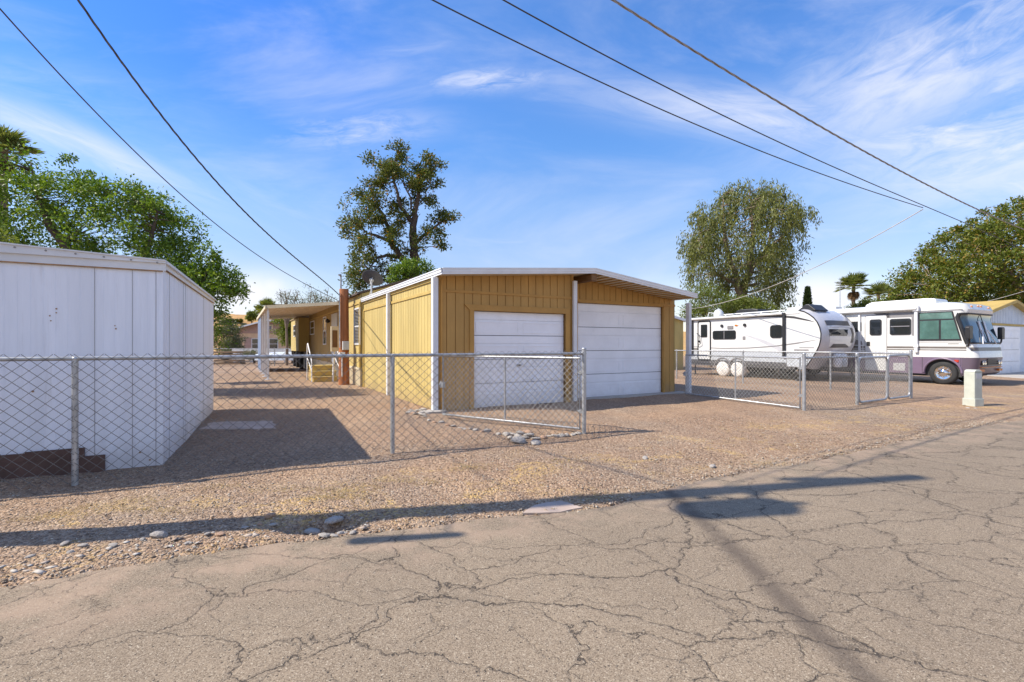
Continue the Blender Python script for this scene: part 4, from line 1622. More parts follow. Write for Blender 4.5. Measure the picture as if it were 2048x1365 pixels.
def dense(pts, m=4):
    out = []
    for i in range(len(pts) - 1):
        for k in range(m):
            s = k / m
            out.append((pts[i][0] + (pts[i + 1][0] - pts[i][0]) * s, pts[i][1] + (pts[i + 1][1] - pts[i][1]) * s))
    return out + [pts[-1]]


# outward direction check is done through the sign of off
mb = MB()
cap_strip(mb, [(.80, 2.70)] + nose_c, 0.0, TW, .012, 12)
cap = mb.build('front_cap', M['rv_silver'], tt, smooth=60, recalc=False)


def nose_y(z):
    c = nose_c[::-1]
    return float(np.interp(z, [q for _, q in c], [p for p, _ in c]))



def nose_patch(name, mat, z0, z1, xs, off, par, nx=10):
    """panel on the domed nose whose left and right limits follow the heights in xs"""
    pts = [(nose_y(z1 + (z0 - z1) * i / 8), z1 + (z0 - z1) * i / 8) for i in range(9)]
    mb = MB()
    n = len(pts)
    vs = []
    for i, (p, q) in enumerate(pts):
        a = pts[max(i - 1, 0)]; b = pts[min(i + 1, n - 1)]
        tx, tz = b[0] - a[0], b[1] - a[1]
        L = math.hypot(tx, tz)
        ny, nz = tz / L, -tx / L
        f0, f1 = xs((q - z0) / (z1 - z0))
        for k in range(nx + 1):
            s = f0 + (f1 - f0) * k / nx
            bulge = .10 * (1 - (2 * s - 1) ** 4)
            vs.append((TW * s, p + ny * (off + bulge), q + nz * (off + bulge)))
    w = nx + 1
    mb.add(vs, [(i * w + k, i * w + k + 1, (i + 1) * w + k + 1, (i + 1) * w + k) for i in range(n - 1) for k in range(nx)])
    return mb.build(name, mat, par, smooth=60, recalc=False)


nose_patch('front_panel', M['rv_white'], 1.36, 2.24, lambda h: (.14 + .05 * (1 - h), .86 - .05 * (1 - h)), .018, cap)
nose_patch('graphic', M['rv_stripe'], 2.08, 2.26, lambda h: (.14, .80), .024, cap)
nose_patch('graphic', M['rv_silver'], 2.02, 2.08, lambda h: (.16 + .1 * h, .86), .024, cap)
nose_patch('window', M['glass'], 1.74, 1.96, lambda h: (.16, .64 + .05 * h), .026, cap)
nose_patch('graphic', M['rv_stripe'], 1.34, 1.46, lambda h: (.22 + .06 * h, .78 - .16 * h), .024, cap)
nose_patch('graphic', M['rv_stripe'], 1.50, 2.05, lambda h: (.80 - .06 * abs(h - .5), .87), .023, cap)
for xx in (-.004, TW + .004):
    mb = MB()
    mb.tube([(xx, p, q) for p, q in [(.80, 2.72)] + nose_c], .022, 6)
    mb.build('edge_trim', M['rv_black'], cap, smooth=60)
# side stripes, windows and fittings
mb = MB()
ribbon(mb, [(3.2, 2.50, .0), (2.5, 2.56, .045), (1.6, 2.54, .075), (1.0, 2.46, .085), (.45, 2.32, .05), (.20, 2.24, .0)], -.001)
mb.build('dark_stripe', M['rv_stripe'], tt)
mb = MB()
ribbon(mb, [(TL, 1.235, .035), (5.3, 1.235, .035)], -.001)
ribbon(mb, [(TL, 1.175, .035), (5.2, 1.175, .035)], -.001)
ribbon(mb, [(TL, 1.115, .035), (5.1, 1.115, .035)], -.001)
mb.build('dark_stripe', M['rv_stripe'], tt)
mb = MB()
ribbon(mb, [(TL, 1.37, .02), (5.2, 1.27, .03), (4.2, 1.24, .035), (3.0, 1.26, .04), (1.8, 1.34, .045), (.9, 1.46, .05), (.06, 1.60, .0)], -.0015)
ribbon(mb, [(1.0, 1.20, .05), (.45, 1.20, .05)], -.001)
ribbon(mb, [(.8, 1.29, .03), (.25, 1.29, .03)], -.001)
mb.build('thin_stripe', M['rv_grey'], tt)
mb = MB()
ribbon(mb, [(3.1, 1.82, .02), (2.6, 1.66, .10), (2.0, 1.42, .17), (1.5, 1.20, .17)], -.001, .002)
mb.build('grey_swoosh', M['rv_silver'], tt)
side_window(tt, 3.53, 4.70, 1.64, 2.03, r=.09, bars=((4.1, 1.66, 4.1, 2.0),))
side_window(tt, 1.46, 1.97, 1.67, 2.19, r=.12, pane='glass')
mb = MB()
mb.prism([(-.01, p, q) for p, q in rrect(4.84, 5.50, .72, 2.47, .07)], (.01, 0, 0))
dr = mb.build('door', M['rv_white'], tt)
mb = MB()
mb.tube([(-.008, p, q) for p, q in rrect(4.83, 5.51, .71, 2.48, .09)], .032, 6, closed=True)
mb.build('frame', M['rv_black'], dr, smooth=60)
side_window(dr, 5.0, 5.34, 1.75, 2.33, r=.04, x=-.011)
mb = MB()
mb.tube([(-.01, 5.50, 1.92), (-.09, 5.52, 1.92), (-.10, 5.36, 1.85), (-.10, 5.30, 1.45), (-.09, 5.46, 1.36), (-.01, 5.50, 1.36)], .016, 6)
mb.box(-.05, -.01, 5.40, 5.46, 1.52, 1.60)
mb.build('handle', M['rv_black'], dr)
for yy in (4.22, 3.10):
    mb = MB()
    mb.cyl((-.001, yy, 2.24), (-.05, yy, 2.24), .065)
    mb.build('speaker', M['rv_black'], tt, smooth=40)
mb = MB()
mb.box(-.03, 0, 3.66, 3.94, 2.09, 2.23)
mb.build('vent', M['rv_grey'], tt, bevel=.008)
mb = MB()
mb.ball((-.012, 3.50, 2.24), .02, .09, .04)
mb.build('marker_lamp', M['amber'], tt)
mb = MB()
mb.box(-.02, 0, 3.08, 3.20, 1.62, 1.76)
mb.box(-.02, 0, 3.26, 3.38, .80, .86)
mb.build('outlet', M['rv_grey'], tt, bevel=.006)
mb = MB()
ribbon(mb, [(3.1, .905, .025), (2.2, .905, .025)], -.005)
mb.build('vent_slot', M['rv_black'], tt)
mb = MB()
mb.tube([(-.008, p, q) for p, q in rrect(.50, 1.30, .55, 1.08, .04)], .008, 6, closed=True)
mb.build('hatch', M['rv_grey'], tt)
# awning roll and arms
mb = MB()
mb.cyl((-.08, 1.42, 2.63), (-.08, 5.86, 2.60), .055, n=14)
mb.box(-.02, 0, .8, TL, 2.60, 2.655)
aw = mb.build('awning', M['rv_white'], tt, smooth=40)
for yy, z0 in ((1.33, .90), (5.78, .92)):
    mb = MB()
    mb.box(-.08, -.005, yy, yy + .10, z0, 2.66)
    mb.build('arm', M['rv_black'], aw, bevel=.008)
# roof fittings
mb = MB()
mb.ball((.45, 4.75, 2.78), .22, .22, .26, 16, 10)
mb.build('satellite_dome', M['rv_white'], tt, smooth=60)
mb = MB()
mb.tube([(.4, 5.3, 2.66), (.4, 5.25, 2.9), (.5, 5.0, 2.86)], .02)
mb.build('antenna', M['rv_white'], tt)
mb = MB()
mb.prism([(.8, p, q) for p, q in ((3.0, 2.66), (3.05, 2.93), (3.3, 2.98), (3.9, 2.98), (4.1, 2.92), (4.15, 2.66))], (.75, 0, 0))
mb.build('air_conditioner', M['rv_black'], tt, bevel=.03)
mb = MB()
mb.prism([(.3, p, q) for p, q in ((1.1, 2.69), (.75, 2.96), (.62, 2.96), (.35, 2.72), (.5, 2.66))], (.9, 0, 0))
mb.build('air_deflector', M['rv_black'], tt, bevel=.03)
mb = MB()
mb.bar((.25, 1.5, 2.78), (.25, 4.3, 2.75), .06, .04)
for yy in (1.7, 2.5, 3.4, 4.2):
    mb.box(.23, .27, yy, yy + .05, 2.64, 2.76)
mb.build('roof_rail', M['white_metal'], tt)
# wheels in fabric covers
for yy in (4.19, 3.46):
    for (sx, x0) in ((-1, .0), (1, TW)):
        mb = MB()
        o = Vector((x0 - sx * .26, yy, .33))
        mb.lathe([(.20, 0), (.31, .01), (.325, .06), (.325, .2), (.31, .25)], o, (sx, 0, 0), 28)
        w_ = mb.build('wheel', M['rubber'], tt, smooth=40)
        mb = MB()
        mb.lathe([(.325, .05), (.335, .12), (.332, .24), (.318, .275), (.26, .30), (.15, .315), (.001, .318)], o, (sx, 0, 0), 28, caps=False)
        mb.build('cover', M['fabric'], w_, smooth=60)
mb = MB()
for yy in (4.19, 3.46):
    pts = []
    for i in range(13):
        a = math.pi * i / 12
        pts.append((-.012, yy + .42 * math.cos(a), .42 + .40 * math.sin(a)))
    mb.tube(pts, .03, 6)
mb.build('fender', M['rv_grey'], tt, smooth=60)
# tongue, gas bottles and jack under the nose
mb = MB()
mb.bar((.5, 1.2, .5), (1.2, -.75, .48), .08, .12)
mb.bar((1.92, 1.2, .5), (1.22, -.75, .48), .08, .12)
mb.cyl((1.21, -.45, .02), (1.21, -.45, .95), .03)
mb.box(1.11, 1.31, -.55, -.35, 0, .03)
mb.build('hitch', M['rv_black'], tt)
mb = MB()
for xx in (1.02, 1.40):
    mb.lathe([(.12, 0), (.15, .05), (.15, .42), (.10, .5), (.04, .52)], (xx, -.05, .55), (0, 0, 1), 16)
mb.build('gas_bottle', M['white_metal'], tt, smooth=40)
mb = MB()
for (xx, yy) in ((.15, .9), (2.2, .9), (.15, 5.8), (2.2, 5.8)):
    mb.cyl((xx, yy, .03), (xx, yy, .5), .03)
    mb.box(xx - .1, xx + .1, yy - .1, yy + .1, 0, .03)
mb.build('jack', M['rv_black'], tt)
for i, (px, py) in enumerate([(1700, 756), (1716, 757)]):
    rock(g(px, py), .16 - .04 * i, ['tan concrete block lump resting under the trailer hitch', 'smaller tan lump of stone next to the trailer hitch'][i], tan=True)

# ---- utility pedestal by the road
UP = g(1946, 811)
pd = thing('utility_pedestal', 'pale green grey utility pedestal standing alone in gravel near the road', 'utility box', UP, R(14))
mb = MB()
mb.box(-.12, .12, -.11, .11, .16, .76)
pf = [(-.12, .76), (.12, .76), (.11, .80), (.06, .825), (-.06, .825), (-.11, .80)]
mb.prism([(a, -.11, b) for a, b in pf], (0, .22, 0))
mb.build('housing', M['ped'], pd, bevel=.012)
mb = MB()
mb.box(-.14, .14, -.13, .13, -.02, .165)
mb.build('base', M['ped'], pd, bevel=.012)
mb = MB()
mb.box(-.08, .08, -.115, -.11, .62, .74)
mb.box(.121, .127, -.05, .05, .3, .36)
mb.build('label_plate', M['lightgrey'], pd)
for p in [(1928, 812), (1936, 816), (1950, 817)]:
    rock(g(*p), .05, 'small pale stone at the foot of the utility pedestal', 'stones at the pedestal foot')
# ------------------------------------------------------------ chain link fences; local x runs along the run
def chain(mb, L, z0, z1, pw=.105, ph=.105, r=.0031, sag=.0):
    s = ph / pw
    hgt = z1 - z0
    span = hgt / s
    k = -int(span / pw) - 1
    while k * pw < L + span:
        for sg in (1, -1):
            xs = k * pw
            # z = z0 + s*(x-xs) or z1 - s*(x-xs)
            a, b = max(0, xs), min(L, xs + span)
            if b - a < .02:
                continue
            m = max(1, int((b - a) / .5))
            pts = []
            for i in range(m + 1):
                x = a + (b - a) * i / m
                z = s * (x - xs)
                z = z0 + z if sg > 0 else z1 - z
                wob = .006 * math.sin(x * 7 + z * 5)
                pts.append((x, sg * .003 + wob, z))
            mb.tube(pts, r, 4)
        k += 1


def frame_of(a, b):
    d = b - a
    return math.atan2(d.y, d.x), Vector((d.x, d.y, 0)).length


def fence_run(name, label, pts, h, post_r=.03, rail=True, cat='fence', ph=None, group=None, zlo=.03, over=.045, ball=True, wire='wire', pw=.12, wr=.0029, skip_posts=()):
    root = thing(name, label, cat, pts[0], frame_of(pts[0], pts[-1])[0], group)
    c, s = math.cos(-root.rotation_euler[2]), math.sin(-root.rotation_euler[2])

    def loc(p):
        d = p - pts[0]
        return Vector((d.x * c - d.y * s, d.x * s + d.y * c, 0))
    for i, p in enumerate(pts):
        if i in skip_posts:
            continue
        q = loc(p)
        hh = (ph[i] if ph else h + .02)
        rr = post_r * (1.15 if i in (0, len(pts) - 1) else .9)
        mb = MB()
        mb.cyl(q + Vector((0, 0, -.1)), q + Vector((0, 0, hh)), rr, n=14)
        mb.ball(q + Vector((0, 0, hh + .01)), rr * 1.12, rr * 1.12, rr * .9)
        for z in (.25, .6, .95):
            if z < hh:
                mb.cyl(q + Vector((0, 0, z * hh)), q + Vector((0, 0, z * hh + .02)), rr * 1.12, n=14)
        mb.build('post', M['galv'], root, smooth=40)
    mb = MB()
    q = [loc(p) + Vector((0, 0, h)) for p in pts]
    for a, b in zip(q[:-1], q[1:]):
        mb.cyl(a, b, .021, n=10)
    mb.build('top_rail', M['galv'], root, smooth=40)
    for a, b in zip(q[:-1], q[1:]):
        d = b - a
        mb = MB()
        chain(mb, d.length, zlo, h + over, pw=pw, ph=pw * .9, r=wr)
        o = mb.build('mesh', M[wire], root, smooth=60)
        o.location = (a.x, a.y - .03, 0)
        o.rotation_euler = (0, 0, math.atan2(d.y, d.x))
    return root


fd = Vector((2.69, 1.36, 0)).normalized()
f1 = g(150, 970); f2 = g(785, 905); f3 = g(1168, 868)
fence_run('chain_link_fence', 'long galvanised chain link fence along the roadside in front of the white shed', [f1 - fd * 6.3, f1 - fd * 3.15, f1, f2, f3], 1.262,
          ph=[1.3, 1.25, 1.25, 1.25, 1.32], zlo=.02)


def gate(name, label, a, b, z0, z1, r=.021, mid=.5, rounded=0, wire='wire_sunlit', braces=True, pw=.10):
    rz, L = frame_of(a, b)
    root = thing(name, label, 'gate', a, rz)
    mb = MB()
    c = rounded
    if c:
        pts = []
        for (cx, cz, a0) in ((L - c, z1 - c, 0), (c, z1 - c, 90), (c, z0 + c, 180), (L - c, z0 + c, 270)):
            for i in range(6):
                an = R(a0 + 18 * i)
                pts.append((cx + c * math.cos(an), 0, cz + c * math.sin(an)))
        mb.tube(pts, r, 8, closed=True)
    else:
        mb.tube([(0, 0, z0), (L, 0, z0), (L, 0, z1), (0, 0, z1)], r, 8, closed=True)
    mb.build('frame', M['galv'], root, smooth=50)
    if mid:
        mb = MB()
        mb.cyl((L * mid, 0, z0), (L * mid, 0, z1), r * .85, n=8)
        mb.build('middle_bar', M['galv'], root, smooth=50)
    mb = MB()
    chain(mb, L - .04, z0 + .01, z1, r=.0031, pw=pw, ph=pw)
    o = mb.build('mesh', M[wire], root, smooth=60)
    o.location = (.02, 0, 0)
    for z in (.25, .8):
        mb = MB()
        zz = z0 + (z1 - z0) * z
        mb.cyl((-.03, 0, zz - .03), (-.03, 0, zz + .03), .035, n=10)
        mb.bar((-.09, 0, zz), (.03, 0, zz), .04, .03)
        mb.build('hinge', M['galv'], root)
    mb = MB()
    mb.box(L - .03, L + .06, -.03, .03, (z0 + z1) / 2 - .05, (z0 + z1) / 2 + .05)
    mb.tube([(L + .04, 0, (z0 + z1) / 2 - .02), (L + .06, .05, (z0 + z1) / 2), (L + .04, .0, (z0 + z1) / 2 + .08)], .01, 6)
    mb.build('latch', M['galv'], root)
    return root


gate('drive_gate', 'wide chain link gate swung inward in front of the smaller garage door', f3 + Vector((-.06, .04, 0)), Vector((-1.32, 9.32, 0)), .07, 1.19)
gr = Vector((4.80, 13.45, 0))
gp = g(1608, 823)
gate('drive_gate', 'wide chain link gate standing open beside the taller garage door', gp + (gr - gp).normalized() * .09, gr, .06, 1.12)
q2 = g(1714, 811)
fence_run('chain_link_fence', 'short chain link panel between the gate post and the rounded walk gate', [gp, q2], 1.12, ph=[1.19, 1.17], pw=.105)
q3 = g(1822, 797)
gm = q2.lerp(q3, .53)
d_ = (q3 - q2).normalized()
gate('walk_gate', 'rounded chain link walk gate leaf nearest the short fence panel', q2 + d_ * .07, gm - d_ * .02, .06, 1.10, r=.026, mid=0, rounded=.12, pw=.10)
gate('walk_gate', 'rounded chain link walk gate leaf at the corner post beside the motorhome', q3 - d_ * .08, gm + d_ * .03, .06, 1.13, r=.026, mid=0, rounded=.12, pw=.10)
v1 = (g(1661, 780) - q3)
vd = v1.normalized()
p4 = g(1661, 780); p5 = g(1486, 767.6)
fence_run('chain_link_fence', 'chain link fence running back past the travel trailer from the walk gate', [q3, p4, p5, p5 + (p5 - p4), p5 + (p5 - p4) * 2], 1.165, ph=[1.22, 1.17, 1.17, 1.17, 1.17], pw=.11)

# ------------------------------------------------------------ utility pole outside the frame, whose shadow falls over the road
PP = Vector((-5.25, 3.12, 0))
up = thing('utility_pole', 'weathered wooden utility pole with transformer standing by the road left of the view', 'utility pole', PP)
LEAN = Vector((.0, .045, 1))
mb = MB()
mb.cyl((0, 0, -.1), LEAN * 10.0, .165, .105, 18)
mb.build('pole', M['pole'], up, smooth=40)
mb = MB()
c = LEAN * 9.0
mb.bar(c + Vector((-.5, .12, 0)), c + Vector((.6, .12, 0)), .1, .12)
for xx in (-.4, .0, .5):
    mb.lathe([(.03, 0), (.07, .05), (.05, .1), (.06, .14), (.02, .2)], c + Vector((xx, .12, .06)), (0, 0, 1), 10)
mb.build('crossarm', M['pole'], up)
mb = MB()
c = LEAN * 7.15
mb.lathe([(.20, 0), (.23, .04), (.23, .68), (.24, .72), (.16, .8), (.04, .82)], c + Vector((.0, -.46, 0)), (0, 0, 1), 20)
mb.bar(c + Vector((0, -.2, .2)), c + Vector((0, 0, .2)), .08, .08)
mb.bar(c + Vector((0, -.2, .75)), c + Vector((0, 0, .75)), .08, .08)
for xx in (-.1, .1):
    mb.lathe([(.03, 0), (.06, .05), (.04, .1), (.05, .15), (.015, .22)], c + Vector((xx, -.42, .77)), (0, 0, 1), 10)
mb.build('transformer', M['lightgrey'], up, smooth=40)
mb = MB()
c = LEAN * 4.7
mb.cyl(c + Vector((0, -.55, -.35)), c + Vector((0, -.55, .4)), .07, .05, 12)
mb.bar(c + Vector((0, -.55, .3)), c + Vector((0, -.1, .3)), .015, .015)
mb.build('splice_case', M['rv_black'], up, smooth=40)


def cable(name, label, zs, end_xy, px_pts, r, z0=None, mat='cable', start=None, zend=None, wind=0):
    """a sagging cable from the pole, its height fitted to where it is seen against the sky"""
    s = PP.copy() if start is None else start
    e = Vector((*end_xy, 0))
    d = (e - s)
    L = d.length
    d.normalize()
    T, Zs, Ws = [0], [zs], [6]
    for (px, py) in px_pts:
        k = (px - 1024) / F
        t = (k * s.y - s.x) / (d.x - k * d.y)
        T.append(t)
        Zs.append(H + (HZ - py) * (s.y + t * d.y) / F)
        Ws.append(12)
    if zend is not None:
        T.append(L); Zs.append(zend); Ws.append(12)
    co = np.polyfit(np.array(T), np.array(Zs), 3 if len(T) > 4 else 2, w=np.array(Ws))
    pts = []
    n = 90
    for i in range(n + 1):
        t = L * i / n
        p = s + d * t
        pts.append(Vector((p.x, p.y, float(np.polyval(co, t)))) - s)
    mb = MB()
    if wind:
        nn = int(L / .10)
        for ph in (0, math.pi * .66, math.pi * 1.33):
            pp = []
            for i in range(nn + 1):
                t = L * i / nn
                a = t * 2 * math.pi / wind + ph
                p = d * t
                o = Vector((-d.y, d.x, 0)) * math.cos(a) * r * .75 + Vector((0, 0, 1)) * math.sin(a) * r * .75
                pp.append(Vector((p.x, p.y, float(np.polyval(co, t)))) + o)
            mb.tube(pp, r * .62, 4)
    else:
        mb.tube(pts, r, 6)
    o = mb.build(name, M[mat], None, smooth=60, loc=s)
    return tag(o, label, 'cable')


cable('power_cable', 'uppermost thick twisted overhead cable crossing the sky to the right edge', 7.6, (29.6, 23.4),
      [(1220, 0), (1450, 140), (1650, 255), (1850, 369), (1950, 418), (2048, 459)], .0135, wind=.9, mat='cable_grey')
cable('power_cable', 'middle thin overhead cable that runs in front of the big round tree', 6.9, (29.6, 23.4),
      [(985, 0), (1200, 108), (1450, 227), (1650, 320), (1850, 417), (1925, 446), (2048, 500)], .010)
ta = Vector((10.0, 11.85, 0))
cable('power_cable', 'lowest of the three overhead cables, joining the middle one in the sky above the trailer', 6.3, (ta.x, ta.y),
      [(855, 0), (1100, 118), (1300, 206), (1500, 290), (1700, 373), (1850, 416)], .009)
cable('service_drop', 'heavy twisted service cable falling steeply to the timber post mast', 7.7, (WP.x - .15, WP.y - .02),
      [(155, 0), (250, 130), (330, 238), (430, 365), (520, 455), (600, 522), (670, 583)], .0125, wind=.7)
cable('service_drop', 'thin black cable slanting down from the left edge of the sky to the timber post', 6.2, (WP.x - .12, WP.y - .1),
      [(0, 50), (150, 185), (300, 320), (430, 440), (520, 515), (620, 578), (676, 600)], .008)
n_start = Vector((ta.x, ta.y, 0))
cable('service_drop', 'pale cable slanting down across the weeping tree toward the yellow house', pt(1850, 418, ta.y).z, (8.9, 26.3),
      [(1790, 452), (1700, 500), (1600, 548), (1500, 591), (1420, 611), (1365, 620)], .011, mat='cable_pale', start=n_start)
cable('service_drop', 'pale cable slanting up to the right from the far white garage', pt(1975, 603, 22.5).z, (26.5, 21.0),
      [(2010, 594), (2048, 583)], .012, mat='cable_pale', start=Vector((21.97, 22.5, 0)))

# ------------------------------------------------------------ neighbouring buildings
def gable_house(name, label, o, w, dep, ze, zp, wall, roofm, over=.35, rz=TH, facia='white_metal', cat='house'):
    root = thing(name, label, cat, o, rz)
    mb = MB()
    mb.prism([(0, 0, -.05), (w, 0, -.05), (w, 0, ze), (w / 2, 0, zp), (0, 0, ze)], (0, dep, 0))
    mb.build('wall', M[wall], root)
    sl = (zp - ze) / (w / 2)
    mb = MB()
    mb.prism([(-over, -over, ze - over * sl + .003), (w / 2, -over, zp + .003), (w + over, -over, ze - over * sl + .003), (w + over, -over, ze - over * sl + .10), (w / 2, -over, zp + .11), (-over, -over, ze - over * sl + .10)], (0, dep + 2 * over, 0))
    mb.build('roof', M[roofm], root)
    mb = MB()
    for a, b in (((-over, ze - over * sl), (w / 2, zp)), ((w / 2, zp), (w + over, ze - over * sl))):
        mb.prism([(a[0], -over - .025, a[1] - .04), (b[0], -over - .025, b[1] - .04), (b[0], -over - .025, b[1] + .10), (a[0], -over - .025, a[1] + .10)], (0, .022, 0))
    mb.build('bargeboard', M[facia], root)
    return root


# white garage at the far right
wg0 = Vector((21.2, 22.2, 0))
wg = gable_house('white_garage', 'white garage with pale blue gable and yellow trim behind the motorhome', wg0, 7.6, 8, 2.75, 3.5, 'bluewhite', 'yellow_trim', .3, TH, 'yellow_trim', 'garage')
mb = MB()
for k in range(38):
    mb.box(k * .2, k * .2 + .07, -.02, 0, 2.44, 2.72 + min(k * .2, 7.6 - k * .2) * .19)
mb.build('siding', M['bluewhite'], wg)
mb = MB()
mb.box(-.05, 7.65, -.04, 0, 2.33, 2.43)
mb.box(-.05, .35, -.035, 0, 0, 2.33)
mb.build('trim_board', M['yellow_trim'], wg)
garage_door(.36, 5.2, 2.3, -.06, wg, 4, M['white_door'], 4)

# yellow house behind the trailer
yh = gable_house('yellow_house', 'yellow neighbouring house mostly hidden behind the travel trailer', Vector((7.5, 26.5, 0)), 2.6, 6, 2.75, 3.0, 'yellow', 'bluewhite', .2)
home_window_args = None
mb = MB()
mb.box(.55, 1.35, -.03, 0, 1.3, 2.2)
w_ = mb.build('window', M['white_metal'], yh)
mb = MB()
mb.box(.62, 1.28, -.036, -.031, 1.37, 2.13)
mb.build('pane', M['glass'], w_)

# tan house under the hill
HY = 47.0
hl = pt(455, 700, HY)
th_ = gable_house('tan_house', 'low tan house with a mauve gable below the dry hill', Vector((-27.6, HY, 0)), 8.2, 9, 2.62, 3.75, 'tan_house', 'roof_tan', .6, R(4), 'white_metal')
mb = MB()
mb.prism([(.05, -.02, 2.5), (8.15, -.02, 2.5), (8.15, -.02, 2.64), (4.1, -.02, 3.72), (.05, -.02, 2.64)], (0, .018, 0))
mb.build('gable_panel', M['mauve'], th_)
mb = MB()
mb.box(3.6, 4.4, -.06, -.021, 2.75, 3.35)
w_ = mb.build('gable_vent', M['cream'], th_)
mb = MB()
mb.box(3.72, 4.28, -.07, -.061, 2.87, 3.23)
mb.build('louvre', M['hillgrey'], w_)
mb = MB()
mb.box(2.4, 4.9, -.06, -.0, .95, 2.0)
w_ = mb.build('window', M['white_metal'], th_)
mb = MB()
for x0 in (2.46, 3.28, 4.1):
    for z0 in (1.0, 1.50):
        mb.box(x0, x0 + .74, -.066, -.061, z0, z0 + .46)
mb.build('pane', M['glass'], w_)
mb = MB()
mb.box(1.75, 2.38, -.05, 0, .85, 2.1)
mb.build('shutter', M['mauve'], th_)

# white rail fence in front of the tan house
rf0 = Vector((-22.0, 38.5, 0))
rf = thing('rail_fence', 'low white wooden rail fence in front of the tan house', 'fence', rf0, R(3))
mb = MB()
for k in range(9):
    mb.box(k * 1.3, k * 1.3 + .13, -.06, .06, 0, 1.12)
mb.build('post', M['white'], rf)
mb = MB()
for z in (.2, .55, .9):
    mb.box(-.1, 10.7, -.09, -.061, z, z + .16)
mb.build('rail', M['white'], rf)
# chain fence behind the yard
a = Vector((-19.5, 31.5, 0))
fence_run('chain_link_fence', 'far chain link fence across the back of the yard before the tan house', [a, a + Vector((4, .3, 0)), a + Vector((8, .6, 0))], 1.15, pw=.16, wr=.004)
# stacked boards and a cart beside the tree
wp_ = thing('board_stack', 'stack of weathered reddish boards beside the tree trunk', 'wood pile', Vector((-20.3, 35.0, 0)), R(8))
for k in range(5):
    mb = MB()
    mb.box(-.9 + .08 * (k % 2), .9 - .05 * k, -.5, .5, k * .2, k * .2 + .13)
    mb.build('board', M['wood'], wp_)
bt = thing('garden_boat', 'small upturned pale blue boat lying behind the far fence', 'boat', Vector((-19.0, 36.2, 0)), R(5))
mb = MB()
vs = []
for i in range(13):
    t = i / 12
    w = .62 * math.sin(math.pi * min(.93, t * .86 + .12)) ** .6
    for k in range(9):
        a = math.pi * k / 8
        vs.append((t * 4.2, -w * math.cos(a), .25 + .62 * math.sin(a) ** .7 * (1 - .25 * (2 * t - 1) ** 2)))
mb.add(vs, [(i * 9 + k, i * 9 + k + 1, (i + 1) * 9 + k + 1, (i + 1) * 9 + k) for i in range(12) for k in range(8)] + [tuple(range(9)), tuple(range(108, 117))])
hb = mb.build('hull', M['bluewhite'], bt, smooth=50)
mb = MB()
mb.box(-.02, 4.2, -.03, .03, .84, .90)
mb.build('keel', M['white'], hb)
mb = MB()
for x in (.6, 3.4):
    mb.box(x, x + .12, -.6, .6, 0, .3)
mb.build('trestle', M['wood'], bt)

# ------------------------------------------------------------ hill
hx = np.linspace(-140, 60, 110)
hy = np.linspace(60, 170, 70)
HXX, HYY = np.meshgrid(hx, hy)
ridge = np.exp(-((HXX + 46) / 34) ** 2) * 4.9 + np.exp(-((HXX + 100) / 50) ** 2) * 5 + np.exp(-((HXX - 20) / 40) ** 2) * 4
HZZ = ridge * np.clip((HYY - 60) / 26, 0, 1) ** 1.2 + .4 * np.sin(HXX * .5) * np.sin(HYY * .4) * np.clip((HYY - 62) / 8, 0, 1) - .05
hq = np.arange(HXX.size).reshape(HXX.shape)
hquads = np.stack([hq[:-1, :-1], hq[:-1, 1:], hq[1:, 1:], hq[1:, :-1]], -1).reshape(-1, 4)
m = bpy.data.materials.new('dry_hill')
m.use_nodes = True
t_ = NT(m.node_tree)
P_ = t_.n('ShaderNodeTexCoord').outputs['Object']
c_ = t_.ramp(t_.noise(P_, .35, 8, .7), [(.3, (.30, .15, .07)), (.5, (.50, .30, .10)), (.7, (.40, .27, .13)), (.85, (.16, .14, .05))])
m.node_tree.links.new(c_, m.node_tree.nodes['Principled BSDF'].inputs['Base Color'])
m.node_tree.nodes['Principled BSDF'].inputs['Roughness'].default_value = .95
M['hill'] = m
tag(np_mesh('hill', np.stack([HXX, HYY, HZZ], -1).reshape(-1, 3), hquads, M['hill'], smooth=True), kind='structure')


def hill_z(x, y):
    i = int(np.clip(np.searchsorted(hx, x), 0, len(hx) - 1))
    j = int(np.clip(np.searchsorted(hy, y), 0, len(hy) - 1))
    return float(HZZ[j, i])


hh = thing('hill_house', 'grey flat roofed house standing on the crest of the dry hill', 'house', Vector((-43.2, 86, hill_z(-43.2, 86) - .3)), R(5))
mb = MB()
mb.box(0, 4.2, 0, 5, 0, 2.1)
mb.build('wall', M['hillgrey'], hh)
mb = MB()
mb.box(-.4, 4.6, -.4, 5.4, 2.101, 2.3)
mb.build('roof', M['roof_dark'], hh)
mb = MB()
mb.box(1.5, 2.6, -.03, 0, 1.0, 1.9)
mb.build('window', M['glass'], hh)
# ------------------------------------------------------------ plants
from mathutils import noise as mnoise


def leaf_faces(C, D, N, L, W):
    """rhombic leaves at C pointing along D with normal N (arrays)"""
    D = D / np.linalg.norm(D, axis=1, keepdims=True)
    S = np.cross(D, N)
    S /= np.linalg.norm(S, axis=1, keepdims=True) + 1e-9
    N2 = np.cross(S, D)
    L, W = L[:, None], W[:, None]
    v = np.stack([C, C + D * L * .5 + S * W * .5 + N2 * W * .12, C + D * L, C + D * L * .5 - S * W * .5 + N2 * W * .12], 1)
    n = len(C)
    return v.reshape(-1, 3), np.arange(n * 4).reshape(n, 4)


def in_poly(x, y, P):
    n = len(P)
    r = False
    j = n - 1
    for i in range(n):
        if (P[i][1] > y) != (P[j][1] > y) and x < (P[j][0] - P[i][0]) * (y - P[i][1]) / (P[j][1] - P[i][1]) + P[i][0]:
            r = not r
        j = i
    return r


